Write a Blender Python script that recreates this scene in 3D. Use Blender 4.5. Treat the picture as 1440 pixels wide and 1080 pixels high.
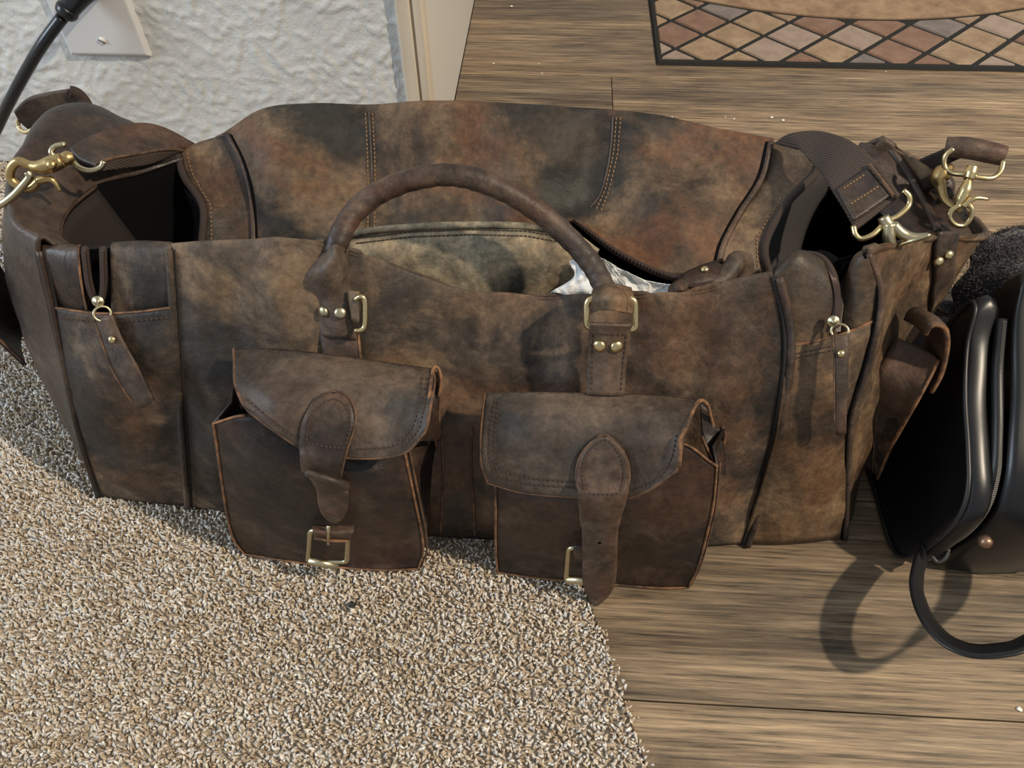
import bpy, bmesh, math, random
import numpy as np
from mathutils import Vector, noise, Matrix
from mathutils.bvhtree import BVHTree

random.seed(7); rng = np.random.default_rng(7)
scn = bpy.context.scene
COL = scn.collection
for o in list(bpy.data.objects): bpy.data.objects.remove(o)

# ---------------------------------------------------------------- camera
F = 1081.0; CAM = np.array([0, 0, .68]); PITCH, YAW, ROLL = 50, 4.0, -.9
def _rx(a): c, s = math.cos(a), math.sin(a); return np.array([[1,0,0],[0,c,-s],[0,s,c]])
def _rz(a): c, s = math.cos(a), math.sin(a); return np.array([[c,-s,0],[s,c,0],[0,0,1]])
RM = _rz(math.radians(YAW)) @ _rx(math.radians(90-PITCH)) @ _rz(math.radians(ROLL))
cam = bpy.data.cameras.new('camera'); cam.sensor_width = 36; cam.lens = F/1440*36; cam.clip_start = .01
camo = bpy.data.objects.new('camera', cam); COL.objects.link(camo)
camo.matrix_world = Matrix([[*RM[0], 0], [*RM[1], 0], [*RM[2], .68], [0, 0, 0, 1]])
scn.camera = camo

# ---------------------------------------------------------------- light
scn.view_settings.view_transform = 'Standard'; scn.view_settings.look = 'None'
scn.view_settings.gamma = 1; scn.view_settings.use_curve_mapping = False
scn.view_settings.exposure = 0.0
wd = bpy.data.worlds.new('world'); scn.world = wd; wd.use_nodes = True
bg = wd.node_tree.nodes['Background']; bg.inputs[0].default_value = (.88, .94, 1.0, 1); bg.inputs[1].default_value = .44
def lamp(name, kind, loc, energy, color, size, target=None):
    l = bpy.data.lights.new(name, kind); l.energy = energy; l.color = color
    if kind == 'AREA': l.shape = 'RECTANGLE'; l.size = size[0]; l.size_y = size[1]
    else: l.shadow_soft_size = size
    o = bpy.data.objects.new(name, l); COL.objects.link(o); o.location = loc
    if target is not None: o.rotation_euler = (Vector(target)-Vector(loc)).to_track_quat('-Z', 'Y').to_euler()
    return o
lamp('ceiling_lamp', 'POINT', (1.75, -.20, 2.25), 310, (1.0, .85, .65), .05)
lamp('window_daylight', 'AREA', (-2.9, -.15, 1.5), 60, (.74, .87, 1.0), (.8, 1.1), (-.5, .8, .2))

# ---------------------------------------------------------------- helpers
def ray(x, y): return RM @ np.array([(x-720)/F, -(y-540)/F, -1.0])
def W(x, y, Y=None, Z=None, X=None):
    d = ray(x, y)
    t = (Y-CAM[1])/d[1] if Y is not None else ((Z-CAM[2])/d[2] if Z is not None else (X-CAM[0])/d[0])
    return CAM + t*d
def S(x, y, Y=None):                      # pixel + distance (None = it stands on the floor)
    return W(x, y, Y=Y) if Y is not None else W(x, y, Z=.003)
def cr(pts, n, closed=False):             # Catmull-Rom through points
    p = np.asarray(pts, float); m = len(p)
    if closed: q = np.vstack([p[-1], p, p[0], p[1]]); seg = m
    else: q = np.vstack([2*p[0]-p[1], p, 2*p[-1]-p[-2]]); seg = m-1
    t = np.linspace(0, seg, n, endpoint=not closed); i = np.minimum(t.astype(int), seg-1); f = (t-i)[:, None]
    a, b, c, d = q[i], q[i+1], q[i+2], q[i+3]
    return .5*((2*b)+(-a+c)*f+(2*a-5*b+4*c-d)*f**2+(-a+3*b-3*c+d)*f**3)
def lin(pts, n):
    p = np.asarray(pts, float); L = np.r_[0, np.cumsum(np.linalg.norm(np.diff(p, axis=0), axis=1))]
    t = np.linspace(0, L[-1], n)
    return np.stack([np.interp(t, L, p[:, k]) for k in range(p.shape[1])], 1)
def grid_pts(ctrl, nr, nc):
    c = [cr(r, nc) for r in ctrl]
    return np.stack([cr(np.array([r[j] for r in c]), nr) for j in range(nc)], 1)
def nz(p, s, seed=0): return noise.noise(Vector((p[0]*s[0]+seed, p[1]*s[1]-seed*.7, p[2]*s[2]+seed*1.3)) if isinstance(s, tuple) else Vector((p[0]*s+seed, p[1]*s-seed*.7, p[2]*s+seed*1.3)))

def tag(o, label=None, cat=None, group=None, kind=None):
    if label: o['label'] = label
    if cat: o['category'] = cat
    if group: o['group'] = group
    if kind: o['kind'] = kind
    return o
def empty(name, loc):
    o = bpy.data.objects.new(name, None); COL.objects.link(o); o.location = loc; o.empty_display_size = .05; return o
def origin(parent):
    v = np.zeros(3)
    while parent is not None: v = v+np.array(parent.location); parent = parent.parent
    return v
def mk(name, verts, faces, mat, parent=None, smooth=True, thick=0, bevel=0, loc=None, off=-1):
    verts = np.asarray(verts, float)
    og = origin(parent); L = np.zeros(3) if loc is None else np.asarray(loc, float)-og
    me = bpy.data.meshes.new(name); me.from_pydata((verts-og-L).tolist(), [], [list(map(int, f)) for f in faces])
    me.materials.append(mat)
    if smooth: me.polygons.foreach_set('use_smooth', [True]*len(me.polygons))
    me.update()
    o = bpy.data.objects.new(name, me); COL.objects.link(o); o.location = L
    if parent is not None: o.parent = parent
    if thick:
        m = o.modifiers.new('thickness', 'SOLIDIFY'); m.thickness = thick; m.offset = off
    if bevel:
        m = o.modifiers.new('bevel', 'BEVEL'); m.width = bevel; m.segments = 2; m.limit_method = 'ANGLE'
    return o
class Surf: pass
def sheet(name, ctrl, nr, nc, mat, parent, thick=.003, wr=(), flip=None, link=True, fade=.09, calm=0):
    g = grid_pts(ctrl, nr, nc)
    e_ = lambda n_, f_=.09: np.clip(np.minimum(np.arange(n_), np.arange(n_)[::-1])/(n_*f_), 0, 1)
    mask = (.12+.88*e_(nr, fade))[:, None]*(.12+.88*e_(nc))[None, :]
    if calm: mask = mask*np.clip((np.arange(nr)/nr-calm)/.25, 0, 1)[:, None]
    if flip is None:                       # the grid's own face looks at the viewer
        k_ = (nr//2, nc//2); nv_ = np.cross(g[k_[0]+1, k_[1]]-g[k_], g[k_[0], k_[1]+1]-g[k_]); flip = bool(np.dot(nv_, CAM-g[k_]) < 0)
    if wr:
        du = np.gradient(g, axis=1); dv = np.gradient(g, axis=0); n = np.cross(dv, du)
        n /= np.linalg.norm(n, axis=2, keepdims=True)+1e-9
        for (amp, sc, seed) in wr:
            a = np.array([[nz(g[i, j], sc, seed) for j in range(nc)] for i in range(nr)])
            g = g+n*(a*amp*mask)[:, :, None]
    v = g.reshape(-1, 3); f = []
    for i in range(nr-1):
        for j in range(nc-1):
            q = [i*nc+j, (i+1)*nc+j, (i+1)*nc+j+1, i*nc+j+1]
            f.append(q[::-1] if flip else q)
    s = Surf(); s.g = g
    s.bvh = BVHTree.FromPolygons([Vector(p) for p in v], f)
    s.o = mk(name, v, f, mat, parent, thick=thick) if link else None
    return s
def hit(surfs, x, y, off=.001):           # where a pixel's ray meets a built surface
    d = Vector(ray(x, y)).normalized(); o = Vector(CAM)
    best = None
    for s in (surfs if isinstance(surfs, (list, tuple)) else [surfs]):
        r = s.bvh.ray_cast(o, d)
        if r[0] is not None and (best is None or r[3] < best[3]): best = r
    if best is None:
        for s in (surfs if isinstance(surfs, (list, tuple)) else [surfs]):
            for k in range(1, 400):
                p = o+d*(.3+k*.002); r = s.bvh.find_nearest(p)
                if r[0] is not None and (best is None or r[3] < best[3]): best = r
    n = best[1] if best[1].dot(d) < 0 else -best[1]
    return np.array(best[0]+n*off), np.array(n)
def frames(p, closed=False):
    p = np.asarray(p); t = np.gradient(p, axis=0)
    if closed: t = np.roll(p, -1, 0)-np.roll(p, 1, 0)
    t /= np.linalg.norm(t, axis=1, keepdims=True)+1e-12
    n = np.cross(t[0], [0.3, .2, 1.0]); n /= np.linalg.norm(n)+1e-12; N = []
    for k in range(len(p)):
        n = n-t[k]*np.dot(n, t[k]); n /= np.linalg.norm(n)+1e-12; N.append(n)
    N = np.array(N); return t, N, np.cross(t, N)
def tube_vf(p, r, seg=8, closed=False, caps=True):
    p = np.asarray(p, float); t, N, B = frames(p, closed); m = len(p)
    r = np.broadcast_to(np.asarray(r, float), (m,))
    v = []
    for k in range(m):
        for a in range(seg):
            th = 2*math.pi*a/seg; v.append(p[k]+r[k]*(math.cos(th)*N[k]+math.sin(th)*B[k]))
    f = []
    for k in range(m if closed else m-1):
        k2 = (k+1) % m
        for a in range(seg):
            b = (a+1) % seg; f.append([k*seg+a, k*seg+b, k2*seg+b, k2*seg+a])
    if caps and not closed:
        f.append(list(range(seg))[::-1]); f.append([(m-1)*seg+a for a in range(seg)])
    return v, f
class Mesh:                                # collects pieces that make up ONE part
    def __init__(s): s.v = []; s.f = []
    def add(s, vf):
        b = len(s.v); s.v += [np.asarray(q, float) for q in vf[0]]; s.f += [[i+b for i in q] for q in vf[1]]; return s
    def tube(s, p, r, seg=8, closed=False, n=None):
        if n: p = cr(p, n, closed)
        if n and np.ndim(r): r = np.interp(np.linspace(0, 1, n), np.linspace(0, 1, len(r)), r)
        return s.add(tube_vf(p, r, seg, closed))
    def build(s, name, mat, parent=None, **k): return mk(name, s.v, s.f, mat, parent, **k)
def tube(name, p, r, mat, parent, seg=8, closed=False, n=None):
    return Mesh().tube(p, r, seg, closed, n).build(name, mat, parent)
def box_vf(c, ax, ay, az):
    c, ax, ay, az = map(np.asarray, (c, ax, ay, az))
    v = [c+sx*ax+sy*ay+sz*az for sx in (-1, 1) for sy in (-1, 1) for sz in (-1, 1)]
    return v, [[0,1,3,2],[4,6,7,5],[0,4,5,1],[2,3,7,6],[0,2,6,4],[1,5,7,3]]
def axes(n, up=(0, 0, 1)):
    n = np.asarray(n, float)/np.linalg.norm(n); a = np.cross(up, n)
    if np.linalg.norm(a) < 1e-6: a = np.array([1., 0, 0])
    a /= np.linalg.norm(a); return a, np.cross(n, a), n
def lathe_vf(c, n, prof, seg=16):          # prof: (radius, height along n)
    a, b, n = axes(n); v = []; f = []
    for (r, h) in prof:
        for k in range(seg):
            th = 2*math.pi*k/seg; v.append(np.asarray(c)+n*h+r*(math.cos(th)*a+math.sin(th)*b))
    for i in range(len(prof)-1):
        for k in range(seg):
            k2 = (k+1) % seg; f.append([i*seg+k, i*seg+k2, (i+1)*seg+k2, (i+1)*seg+k])
    f.append(list(range(seg))[::-1]); f.append([(len(prof)-1)*seg+k for k in range(seg)])
    return v, f
def rivet(surfs, x, y, r, parent, mat=None, name='rivet', turn=0):
    p, n = hit(surfs, x, y, 0)
    if turn: n = n*(1-turn)+np.array([-.2, -.7, .6])*turn; n = n/np.linalg.norm(n); p = p+n*.0015
    return Mesh().add(lathe_vf(p, n, [(r, -.001), (r, .0012), (r*.92, .0022), (r*.6, .0032), (r*.2, .0036)])).build(name, mat or M['brass'], parent)
def stitches(name, surfs, px, parent, mat, step=7.0, length=4.2, r=.00055, off=.0004):
    q = lin(px, max(3, int(np.sum(np.linalg.norm(np.diff(np.asarray(px, float), axis=0), axis=1))/step)+1))
    m = Mesh(); pts = [hit(surfs, *a, off=off) for a in q]
    for k in range(len(q)-1):
        p0, p1 = pts[k][0], pts[k+1][0]; n = pts[k][1]; t = p1-p0; L = np.linalg.norm(t)
        if L < 1e-6 or L > .03: continue
        t /= L; s = np.cross(n, t); c = (p0+p1)/2
        m.add(box_vf(c, t*L*.5*length/step, s*r, n*r))
    if m.v: o = m.build(name, mat, parent, smooth=False); o['kind'] = 'stuff'
def edge_line(name, surfs, px, r, parent, mat, off=.0, n=40, seg=6):
    q = cr(px, n); return tube(name, [hit(surfs, *a, off=off)[0] for a in q], r, mat, parent, seg=seg)

# ---------------------------------------------------------------- materials
def newmat(name):
    m = bpy.data.materials.new(name); m.use_nodes = True
    nt = m.node_tree; return m, nt, nt.nodes['Principled BSDF'], nt.nodes, nt.links
def N(nodes, t, **k):
    n = nodes.new(t)
    for a, b in k.items():
        if a in n.inputs.keys(): n.inputs[a].default_value = b
        else: setattr(n, a, b)
    return n
def ramp(nodes, stops):
    r = nodes.new('ShaderNodeValToRGB'); e = r.color_ramp.elements
    while len(e) < len(stops): e.new(.5)
    for el, (p, c) in zip(e, stops): el.position = p; el.color = (*c, 1) if len(c) == 3 else c
    return r
def coord(nodes, links, scale=(1, 1, 1), kind='Object'):
    t = nodes.new('ShaderNodeTexCoord'); mp = nodes.new('ShaderNodeMapping'); mp.inputs['Scale'].default_value = scale
    links.new(t.outputs[kind], mp.inputs['Vector']); return mp.outputs[0]
def mixc(nodes, links, fac, a, b, mode='MIX'):
    m = nodes.new('ShaderNodeMix'); m.data_type = 'RGBA'; m.blend_type = mode
    for s, v in ((0, fac), (6, a), (7, b)):
        if hasattr(v, 'is_output'): links.new(v, m.inputs[s])
        else: m.inputs[s].default_value = v if s == 0 else (*v, 1)
    return m.outputs[2]
def bump(nodes, links, h, strength, dist, bs, prev=None):
    b = nodes.new('ShaderNodeBump'); b.inputs['Strength'].default_value = strength; b.inputs['Distance'].default_value = dist
    links.new(h, b.inputs['Height'])
    if prev is not None: links.new(prev, b.inputs['Normal'])
    links.new(b.outputs[0], bs.inputs['Normal']); return b.outputs[0]
M = {}
def plain(name, col, rough=.5, metal=0, **k):
    m, nt, bs, nd, lk = newmat(name)
    bs.inputs['Base Color'].default_value = (*col, 1); bs.inputs['Roughness'].default_value = rough; bs.inputs['Metallic'].default_value = metal
    for a, b in k.items(): bs.inputs[a].default_value = b
    M[name] = m; return m
def leather(name, dark, mid, tan, rust, grey, seed=0, rough=.52, mott=1.0, k_rust=.6, k_grey=.6, scale=1.0):
    m, nt, bs, nd, lk = newmat(name)
    t = nd.new('ShaderNodeTexCoord'); mp = nd.new('ShaderNodeMapping'); mp.inputs['Location'].default_value = (seed, seed*.3, -seed)
    lk.new(t.outputs['Object'], mp.inputs['Vector']); co = mp.outputs[0]
    n1 = N(nd, 'ShaderNodeTexNoise', Scale=10*scale, Detail=10, Roughness=.66, Distortion=.5); lk.new(co, n1.inputs['Vector'])
    r1 = ramp(nd, [(.40, dark), (.50, mid), (.61, tan)]); lk.new(n1.outputs[0], r1.inputs[0])
    n2 = N(nd, 'ShaderNodeTexNoise', Scale=7.5*scale, Detail=7, Roughness=.62, Distortion=.4); mp2 = nd.new('ShaderNodeMapping'); mp2.inputs['Location'].default_value = (3.1, 1.7, 9)
    lk.new(co, mp2.inputs[0]); lk.new(mp2.outputs[0], n2.inputs['Vector'])
    f2 = ramp(nd, [(.50, (0, 0, 0)), (.61, (k_rust,)*3)]); lk.new(n2.outputs[0], f2.inputs[0])
    c = mixc(nd, lk, f2.outputs[0], r1.outputs[0], rust)
    f3 = ramp(nd, [(.38, (k_grey,)*3), (.48, (0, 0, 0))]); lk.new(n2.outputs[0], f3.inputs[0])
    c = mixc(nd, lk, f3.outputs[0], c, grey)
    n4 = N(nd, 'ShaderNodeTexNoise', Scale=110, Detail=7, Roughness=.75); lk.new(co, n4.inputs['Vector'])
    r4 = ramp(nd, [(.3, (.50,)*3), (.7, (1.50,)*3)]); lk.new(n4.outputs[0], r4.inputs[0])
    c = mixc(nd, lk, 1.0, c, r4.outputs[0], 'MULTIPLY')
    # scuffs: thin pale scratches
    mps = nd.new('ShaderNodeMapping'); mps.inputs['Scale'].default_value = (30, 60, 130); mps.inputs['Rotation'].default_value = (.3, .7, .4)
    lk.new(co, mps.inputs[0]); ns = N(nd, 'ShaderNodeTexNoise', Scale=1.0, Detail=3, Roughness=.6, Distortion=1.2); lk.new(mps.outputs[0], ns.inputs['Vector'])
    fs = ramp(nd, [(.68, (0, 0, 0)), (.78, (.22,)*3)]); lk.new(ns.outputs[0], fs.inputs[0])
    c = mixc(nd, lk, fs.outputs[0], c, tuple(min(1, 1.5*x) for x in tan))
    # fine pale crackle where the wax has broken
    nw = N(nd, 'ShaderNodeTexNoise', Scale=30, Detail=3); lk.new(co, nw.inputs['Vector'])
    vm = nd.new('ShaderNodeVectorMath'); vm.operation = 'MULTIPLY_ADD'; vm.inputs[1].default_value = (.05, .05, .05); lk.new(nw.outputs['Color'], vm.inputs[0]); lk.new(co, vm.inputs[2])
    vc = N(nd, 'ShaderNodeTexVoronoi', Scale=62); vc.feature = 'DISTANCE_TO_EDGE'; lk.new(vm.outputs[0], vc.inputs['Vector'])
    fc = ramp(nd, [(0, (.13,)*3), (.05, (0, 0, 0))]); lk.new(vc.outputs[0], fc.inputs[0])
    fm = ramp(nd, [(.46, (0, 0, 0)), (.60, (1, 1, 1))]); lk.new(n2.outputs[0], fm.inputs[0])
    fx = nd.new('ShaderNodeMath'); fx.operation = 'MULTIPLY'; lk.new(fc.outputs[0], fx.inputs[0]); lk.new(fm.outputs[0], fx.inputs[1])
    c = mixc(nd, lk, fx.outputs[0], c, tuple(min(1, 1.6*x) for x in tan))
    lk.new(c, bs.inputs['Base Color'])
    rr = ramp(nd, [(.3, (rough-.1,)*3), (.7, (rough+.14,)*3)]); lk.new(n1.outputs[0], rr.inputs[0]); lk.new(rr.outputs[0], bs.inputs['Roughness'])
    vo = N(nd, 'ShaderNodeTexVoronoi', Scale=420); vo.feature = 'SMOOTH_F1'; lk.new(co, vo.inputs['Vector'])
    b1 = bump(nd, lk, vo.outputs[0], .25, .0006, bs)
    nb = N(nd, 'ShaderNodeTexNoise', Scale=38, Detail=6, Roughness=.6, Distortion=.8); lk.new(co, nb.inputs['Vector'])
    bump(nd, lk, nb.outputs[0], .45, .004, bs, b1)
    bs.inputs['Specular IOR Level'].default_value = .35
    M[name] = m; return m
leather('leather', (.017,.013,.010), (.056,.039,.028), (.172,.116,.071), (.115,.054,.026), (.023,.021,.020), 0, rough=.58, k_rust=.55, k_grey=.75)
leather('leather_lid', (.016,.012,.009), (.052,.034,.022), (.130,.086,.051), (.118,.050,.022), (.020,.019,.015), 4.3, rough=.64, k_rust=.8, k_grey=.95)
leather('leather_warm', (.034,.022,.014), (.090,.057,.033), (.190,.124,.070), (.135,.068,.032), (.043,.036,.028), 8.1, k_rust=.6, k_grey=.5)
leather('leather_dark', (.012,.008,.006), (.026,.016,.012), (.066,.042,.028), (.052,.024,.014), (.014,.013,.013), 12.7, rough=.48, k_rust=.6, scale=1.3)
leather('leather_flap', (.034,.025,.019), (.062,.044,.033), (.110,.080,.058), (.078,.044,.028), (.036,.036,.034), 17.2, rough=.5, k_rust=.4, k_grey=.8, scale=1.0)
leather('leather_strap', (.026,.017,.013), (.056,.036,.026), (.100,.066,.045), (.084,.038,.022), (.034,.029,.026), 21.9, rough=.5, k_rust=.5, k_grey=.5, scale=1.5)
leather('leather_end', (.016,.012,.010), (.036,.025,.020), (.072,.050,.036), (.054,.030,.019), (.028,.028,.032), 27.9, rough=.40, k_rust=.4, k_grey=.6)
leather('suede_lining', (.085,.072,.050), (.20,.168,.115), (.36,.29,.19), (.23,.135,.065), (.078,.078,.060), 31.0, rough=.78, k_rust=.45, k_grey=.8, scale=1.9)
plain('piping', (.045,.028,.020), .5); plain('seam_shadow', (.010,.007,.006), .8)
def worn(name, a, b):
    m, nt, bs, nd, lk = newmat(name); co = coord(nd, lk); n1 = N(nd, 'ShaderNodeTexNoise', Scale=70, Detail=4, Roughness=.7); lk.new(co, n1.inputs['Vector'])
    r = ramp(nd, [(.38, a), (.62, b)]); lk.new(n1.outputs[0], r.inputs[0]); lk.new(r.outputs[0], bs.inputs['Base Color']); bs.inputs['Roughness'].default_value = .85; M[name] = m
worn('raw_edge', (.055,.030,.018), (.26,.125,.055)); worn('raw_edge_dark', (.040,.024,.016), (.15,.078,.040))
plain('thread', (.050,.030,.020), .8)
plain('thread_light', (.20,.115,.055), .8)
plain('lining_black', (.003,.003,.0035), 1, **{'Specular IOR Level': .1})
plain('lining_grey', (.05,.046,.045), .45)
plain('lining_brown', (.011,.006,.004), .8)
plain('brass', (.62,.50,.27), .30, 1)
plain('brass_antique', (.50,.44,.29), .36, 1)
plain('brass_gold', (.46,.33,.15), .38, 1)
plain('zip_tape', (.034,.021,.016), .85)
plain('zip_teeth', (.045,.026,.020), .4, .2)
plain('black_leather', (.0042,.0043,.0052), .36)
plain('black_vinyl', (.009,.009,.010), .44)
plain('rubber_black', (.006,.007,.009), .32)
plain('plate_plastic', (.62,.61,.60), .35)
plain('screw_paint', (.70,.67,.60), .35)
plain('crumb_white', (.80,.78,.72), .8)
plain('crumb_dark', (.010,.010,.012), .7)

m, nt, bs, nd, lk = newmat('webbing'); M['webbing'] = m
co = coord(nd, lk); wv = N(nd, 'ShaderNodeTexWave', Scale=170, Distortion=.6); wv.bands_direction = 'DIAGONAL'; lk.new(co, wv.inputs['Vector'])
r = ramp(nd, [(0, (.028,.019,.014)), (1, (.070,.046,.034))]); lk.new(wv.outputs[0], r.inputs[0]); lk.new(r.outputs[0], bs.inputs['Base Color'])
bs.inputs['Roughness'].default_value = .8; bump(nd, lk, wv.outputs[0], .6, .001, bs)

m, nt, bs, nd, lk = newmat('tissue_paper'); M['tissue_paper'] = m
co = coord(nd, lk); n1 = N(nd, 'ShaderNodeTexNoise', Scale=28, Detail=4); lk.new(co, n1.inputs['Vector'])
r = ramp(nd, [(.35, (.46,.45,.42)), (.5, (.72,.74,.76)), (.8, (.78,.76,.70))]); lk.new(n1.outputs[0], r.inputs[0]); lk.new(r.outputs[0], bs.inputs['Base Color'])
bs.inputs['Roughness'].default_value = .85; bump(nd, lk, n1.outputs[0], .5, .004, bs)

m, nt, bs, nd, lk = newmat('fleece'); M['fleece'] = m
co = coord(nd, lk); n1 = N(nd, 'ShaderNodeTexNoise', Scale=350, Detail=3); lk.new(co, n1.inputs['Vector'])
r = ramp(nd, [(.3, (.010,.009,.011)), (.75, (.055,.048,.058))]); lk.new(n1.outputs[0], r.inputs[0]); lk.new(r.outputs[0], bs.inputs['Base Color'])
bs.inputs['Roughness'].default_value = 1; bs.inputs['Sheen Weight'].default_value = .3; bump(nd, lk, n1.outputs[0], .8, .003, bs)

# knock-down plaster wall
m, nt, bs, nd, lk = newmat('wall_plaster'); M['wall_plaster'] = m
co = coord(nd, lk)
n0 = N(nd, 'ShaderNodeTexNoise', Scale=7, Detail=3); lk.new(co, n0.inputs['Vector'])
r0 = ramp(nd, [(.3, (.58,.575,.55)), (.7, (.66,.65,.62))]); lk.new(n0.outputs[0], r0.inputs[0])
ns = N(nd, 'ShaderNodeTexNoise', Scale=9, Detail=5, Roughness=.7); mpn = nd.new('ShaderNodeMapping'); mpn.inputs['Location'].default_value = (.9, 0, .4); lk.new(co, mpn.inputs[0]); lk.new(mpn.outputs[0], ns.inputs['Vector'])
fs = ramp(nd, [(.62, (0, 0, 0)), (.8, (.35,)*3)]); lk.new(ns.outputs[0], fs.inputs[0])
c = mixc(nd, lk, fs.outputs[0], r0.outputs[0], (.44, .39, .34)); lk.new(c, bs.inputs['Base Color'])
bs.inputs['Roughness'].default_value = .6
nf = N(nd, 'ShaderNodeTexNoise', Scale=160, Detail=5, Roughness=.65, Distortion=.6); lk.new(co, nf.inputs['Vector'])
bump(nd, lk, nf.outputs[0], .5, .003, bs)

m, nt, bs, nd, lk = newmat('trim_paint'); M['trim_paint'] = m
co = coord(nd, lk, (60, 60, 5)); n1 = N(nd, 'ShaderNodeTexNoise', Scale=1, Detail=4); lk.new(co, n1.inputs['Vector'])
r = ramp(nd, [(.35, (.56,.47,.36)), (.65, (.66,.57,.45))]); lk.new(n1.outputs[0], r.inputs[0]); lk.new(r.outputs[0], bs.inputs['Base Color']); bs.inputs['Roughness'].default_value = .4
plain('return_paint', (.62,.58,.52), .5)

# wood planks: shared material, every plank its own offset
m, nt, bs, nd, lk = newmat('plank_wood'); M['plank_wood'] = m
t = nd.new('ShaderNodeTexCoord'); oi = nd.new('ShaderNodeObjectInfo')
ad = nd.new('ShaderNodeVectorMath'); ad.operation = 'ADD'; sc = nd.new('ShaderNodeVectorMath'); sc.operation = 'SCALE'; sc.inputs['Scale'].default_value = 7.3
cx = nd.new('ShaderNodeCombineXYZ'); lk.new(oi.outputs['Random'], cx.inputs[0]); lk.new(oi.outputs['Random'], cx.inputs[1]); lk.new(cx.outputs[0], sc.inputs[0])
lk.new(t.outputs['Object'], ad.inputs[0]); lk.new(sc.outputs[0], ad.inputs[1])
mp = nd.new('ShaderNodeMapping'); mp.inputs['Scale'].default_value = (2.4, 24, 1); lk.new(ad.outputs[0], mp.inputs[0])
n1 = N(nd, 'ShaderNodeTexNoise', Scale=1, Detail=8, Roughness=.68, Distortion=1.1); lk.new(mp.outputs[0], n1.inputs['Vector'])
r1 = ramp(nd, [(.34, (.105,.074,.046)), (.45, (.180,.130,.082)), (.56, (.250,.182,.116)), (.68, (.34,.252,.160))]); lk.new(n1.outputs[0], r1.inputs[0])
mp2 = nd.new('ShaderNodeMapping'); mp2.inputs['Scale'].default_value = (10, 270, 1); lk.new(ad.outputs[0], mp2.inputs[0])
n2 = N(nd, 'ShaderNodeTexNoise', Scale=1, Detail=4, Roughness=.7); lk.new(mp2.outputs[0], n2.inputs['Vector'])
r2 = ramp(nd, [(.37, (.40,)*3), (.46, (.90,)*3), (.54, (1.14,)*3), (.64, (1.60,)*3)]); lk.new(n2.outputs[0], r2.inputs[0])
c = mixc(nd, lk, 1.0, r1.outputs[0], r2.outputs[0], 'MULTIPLY')
mp3 = nd.new('ShaderNodeMapping'); mp3.inputs['Scale'].default_value = (1.6, 7, 1); lk.new(ad.outputs[0], mp3.inputs[0])
n3 = N(nd, 'ShaderNodeTexNoise', Scale=1, Detail=3, Distortion=.6); lk.new(mp3.outputs[0], n3.inputs['Vector'])
r3 = ramp(nd, [(.3, (.70,.72,.74)), (.6, (1.1,1.06,1.0))]); lk.new(n3.outputs[0], r3.inputs[0])
c = mixc(nd, lk, 1.0, c, r3.outputs[0], 'MULTIPLY')
hv = nd.new('ShaderNodeMath'); hv.operation = 'MULTIPLY_ADD'; hv.inputs[1].default_value = .32; hv.inputs[2].default_value = .78; lk.new(oi.outputs['Random'], hv.inputs[0])
cc = nd.new('ShaderNodeCombineColor'); [lk.new(hv.outputs[0], cc.inputs[k]) for k in range(3)]
c = mixc(nd, lk, 1.0, c, cc.outputs[0], 'MULTIPLY')
lk.new(c, bs.inputs['Base Color']); bs.inputs['Roughness'].default_value = .48; bs.inputs['Specular IOR Level'].default_value = .4
bump(nd, lk, n2.outputs[0], .3, .0012, bs)
plain('subfloor', (.03,.022,.016), .9)

# carpet: colour per tuft from a mesh attribute
m, nt, bs, nd, lk = newmat('carpet_pile'); M['carpet_pile'] = m
at = nd.new('ShaderNodeAttribute'); at.attribute_name = 'tuft'
r = ramp(nd, [(0, (.30,.22,.145)), (.14, (.47,.36,.24)), (.36, (.60,.50,.38)), (.58, (.70,.62,.52)), (.78, (.53,.51,.49)), (1, (.88,.84,.77))]); lk.new(at.outputs['Fac'], r.inputs[0]); lk.new(r.outputs[0], bs.inputs['Base Color'])
bs.inputs['Roughness'].default_value = .9
m, nt, bs, nd, lk = newmat('carpet_backing'); M['carpet_backing'] = m
co = coord(nd, lk); n1 = N(nd, 'ShaderNodeTexVoronoi', Scale=230); lk.new(co, n1.inputs['Vector'])
r = ramp(nd, [(0, (.58,.49,.38)), (.6, (.42,.35,.27)), (1, (.26,.21,.16))]); lk.new(n1.outputs[0], r.inputs[0]); lk.new(r.outputs[0], bs.inputs['Base Color']); bs.inputs['Roughness'].default_value = 1

def stone(name, a, b):
    m, nt, bs, nd, lk = newmat(name); co = coord(nd, lk)
    n1 = N(nd, 'ShaderNodeTexNoise', Scale=34, Detail=6, Roughness=.7); lk.new(co, n1.inputs['Vector'])
    r = ramp(nd, [(.3, a), (.7, b)]); lk.new(n1.outputs[0], r.inputs[0]); lk.new(r.outputs[0], bs.inputs['Base Color'])
    bs.inputs['Roughness'].default_value = .85; bump(nd, lk, n1.outputs[0], .5, .002, bs); M[name] = m
stone('stone_tan', (.24,.16,.10), (.40,.29,.19)); stone('stone_rust', (.18,.10,.070), (.28,.175,.125))
stone('stone_grey', (.145,.122,.115), (.25,.21,.19)); stone('stone_pink', (.26,.19,.15), (.39,.31,.255))
stone('stone_panel', (.21,.125,.075), (.42,.285,.175)); plain('mat_rubber', (.014,.014,.013), .9)

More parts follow.
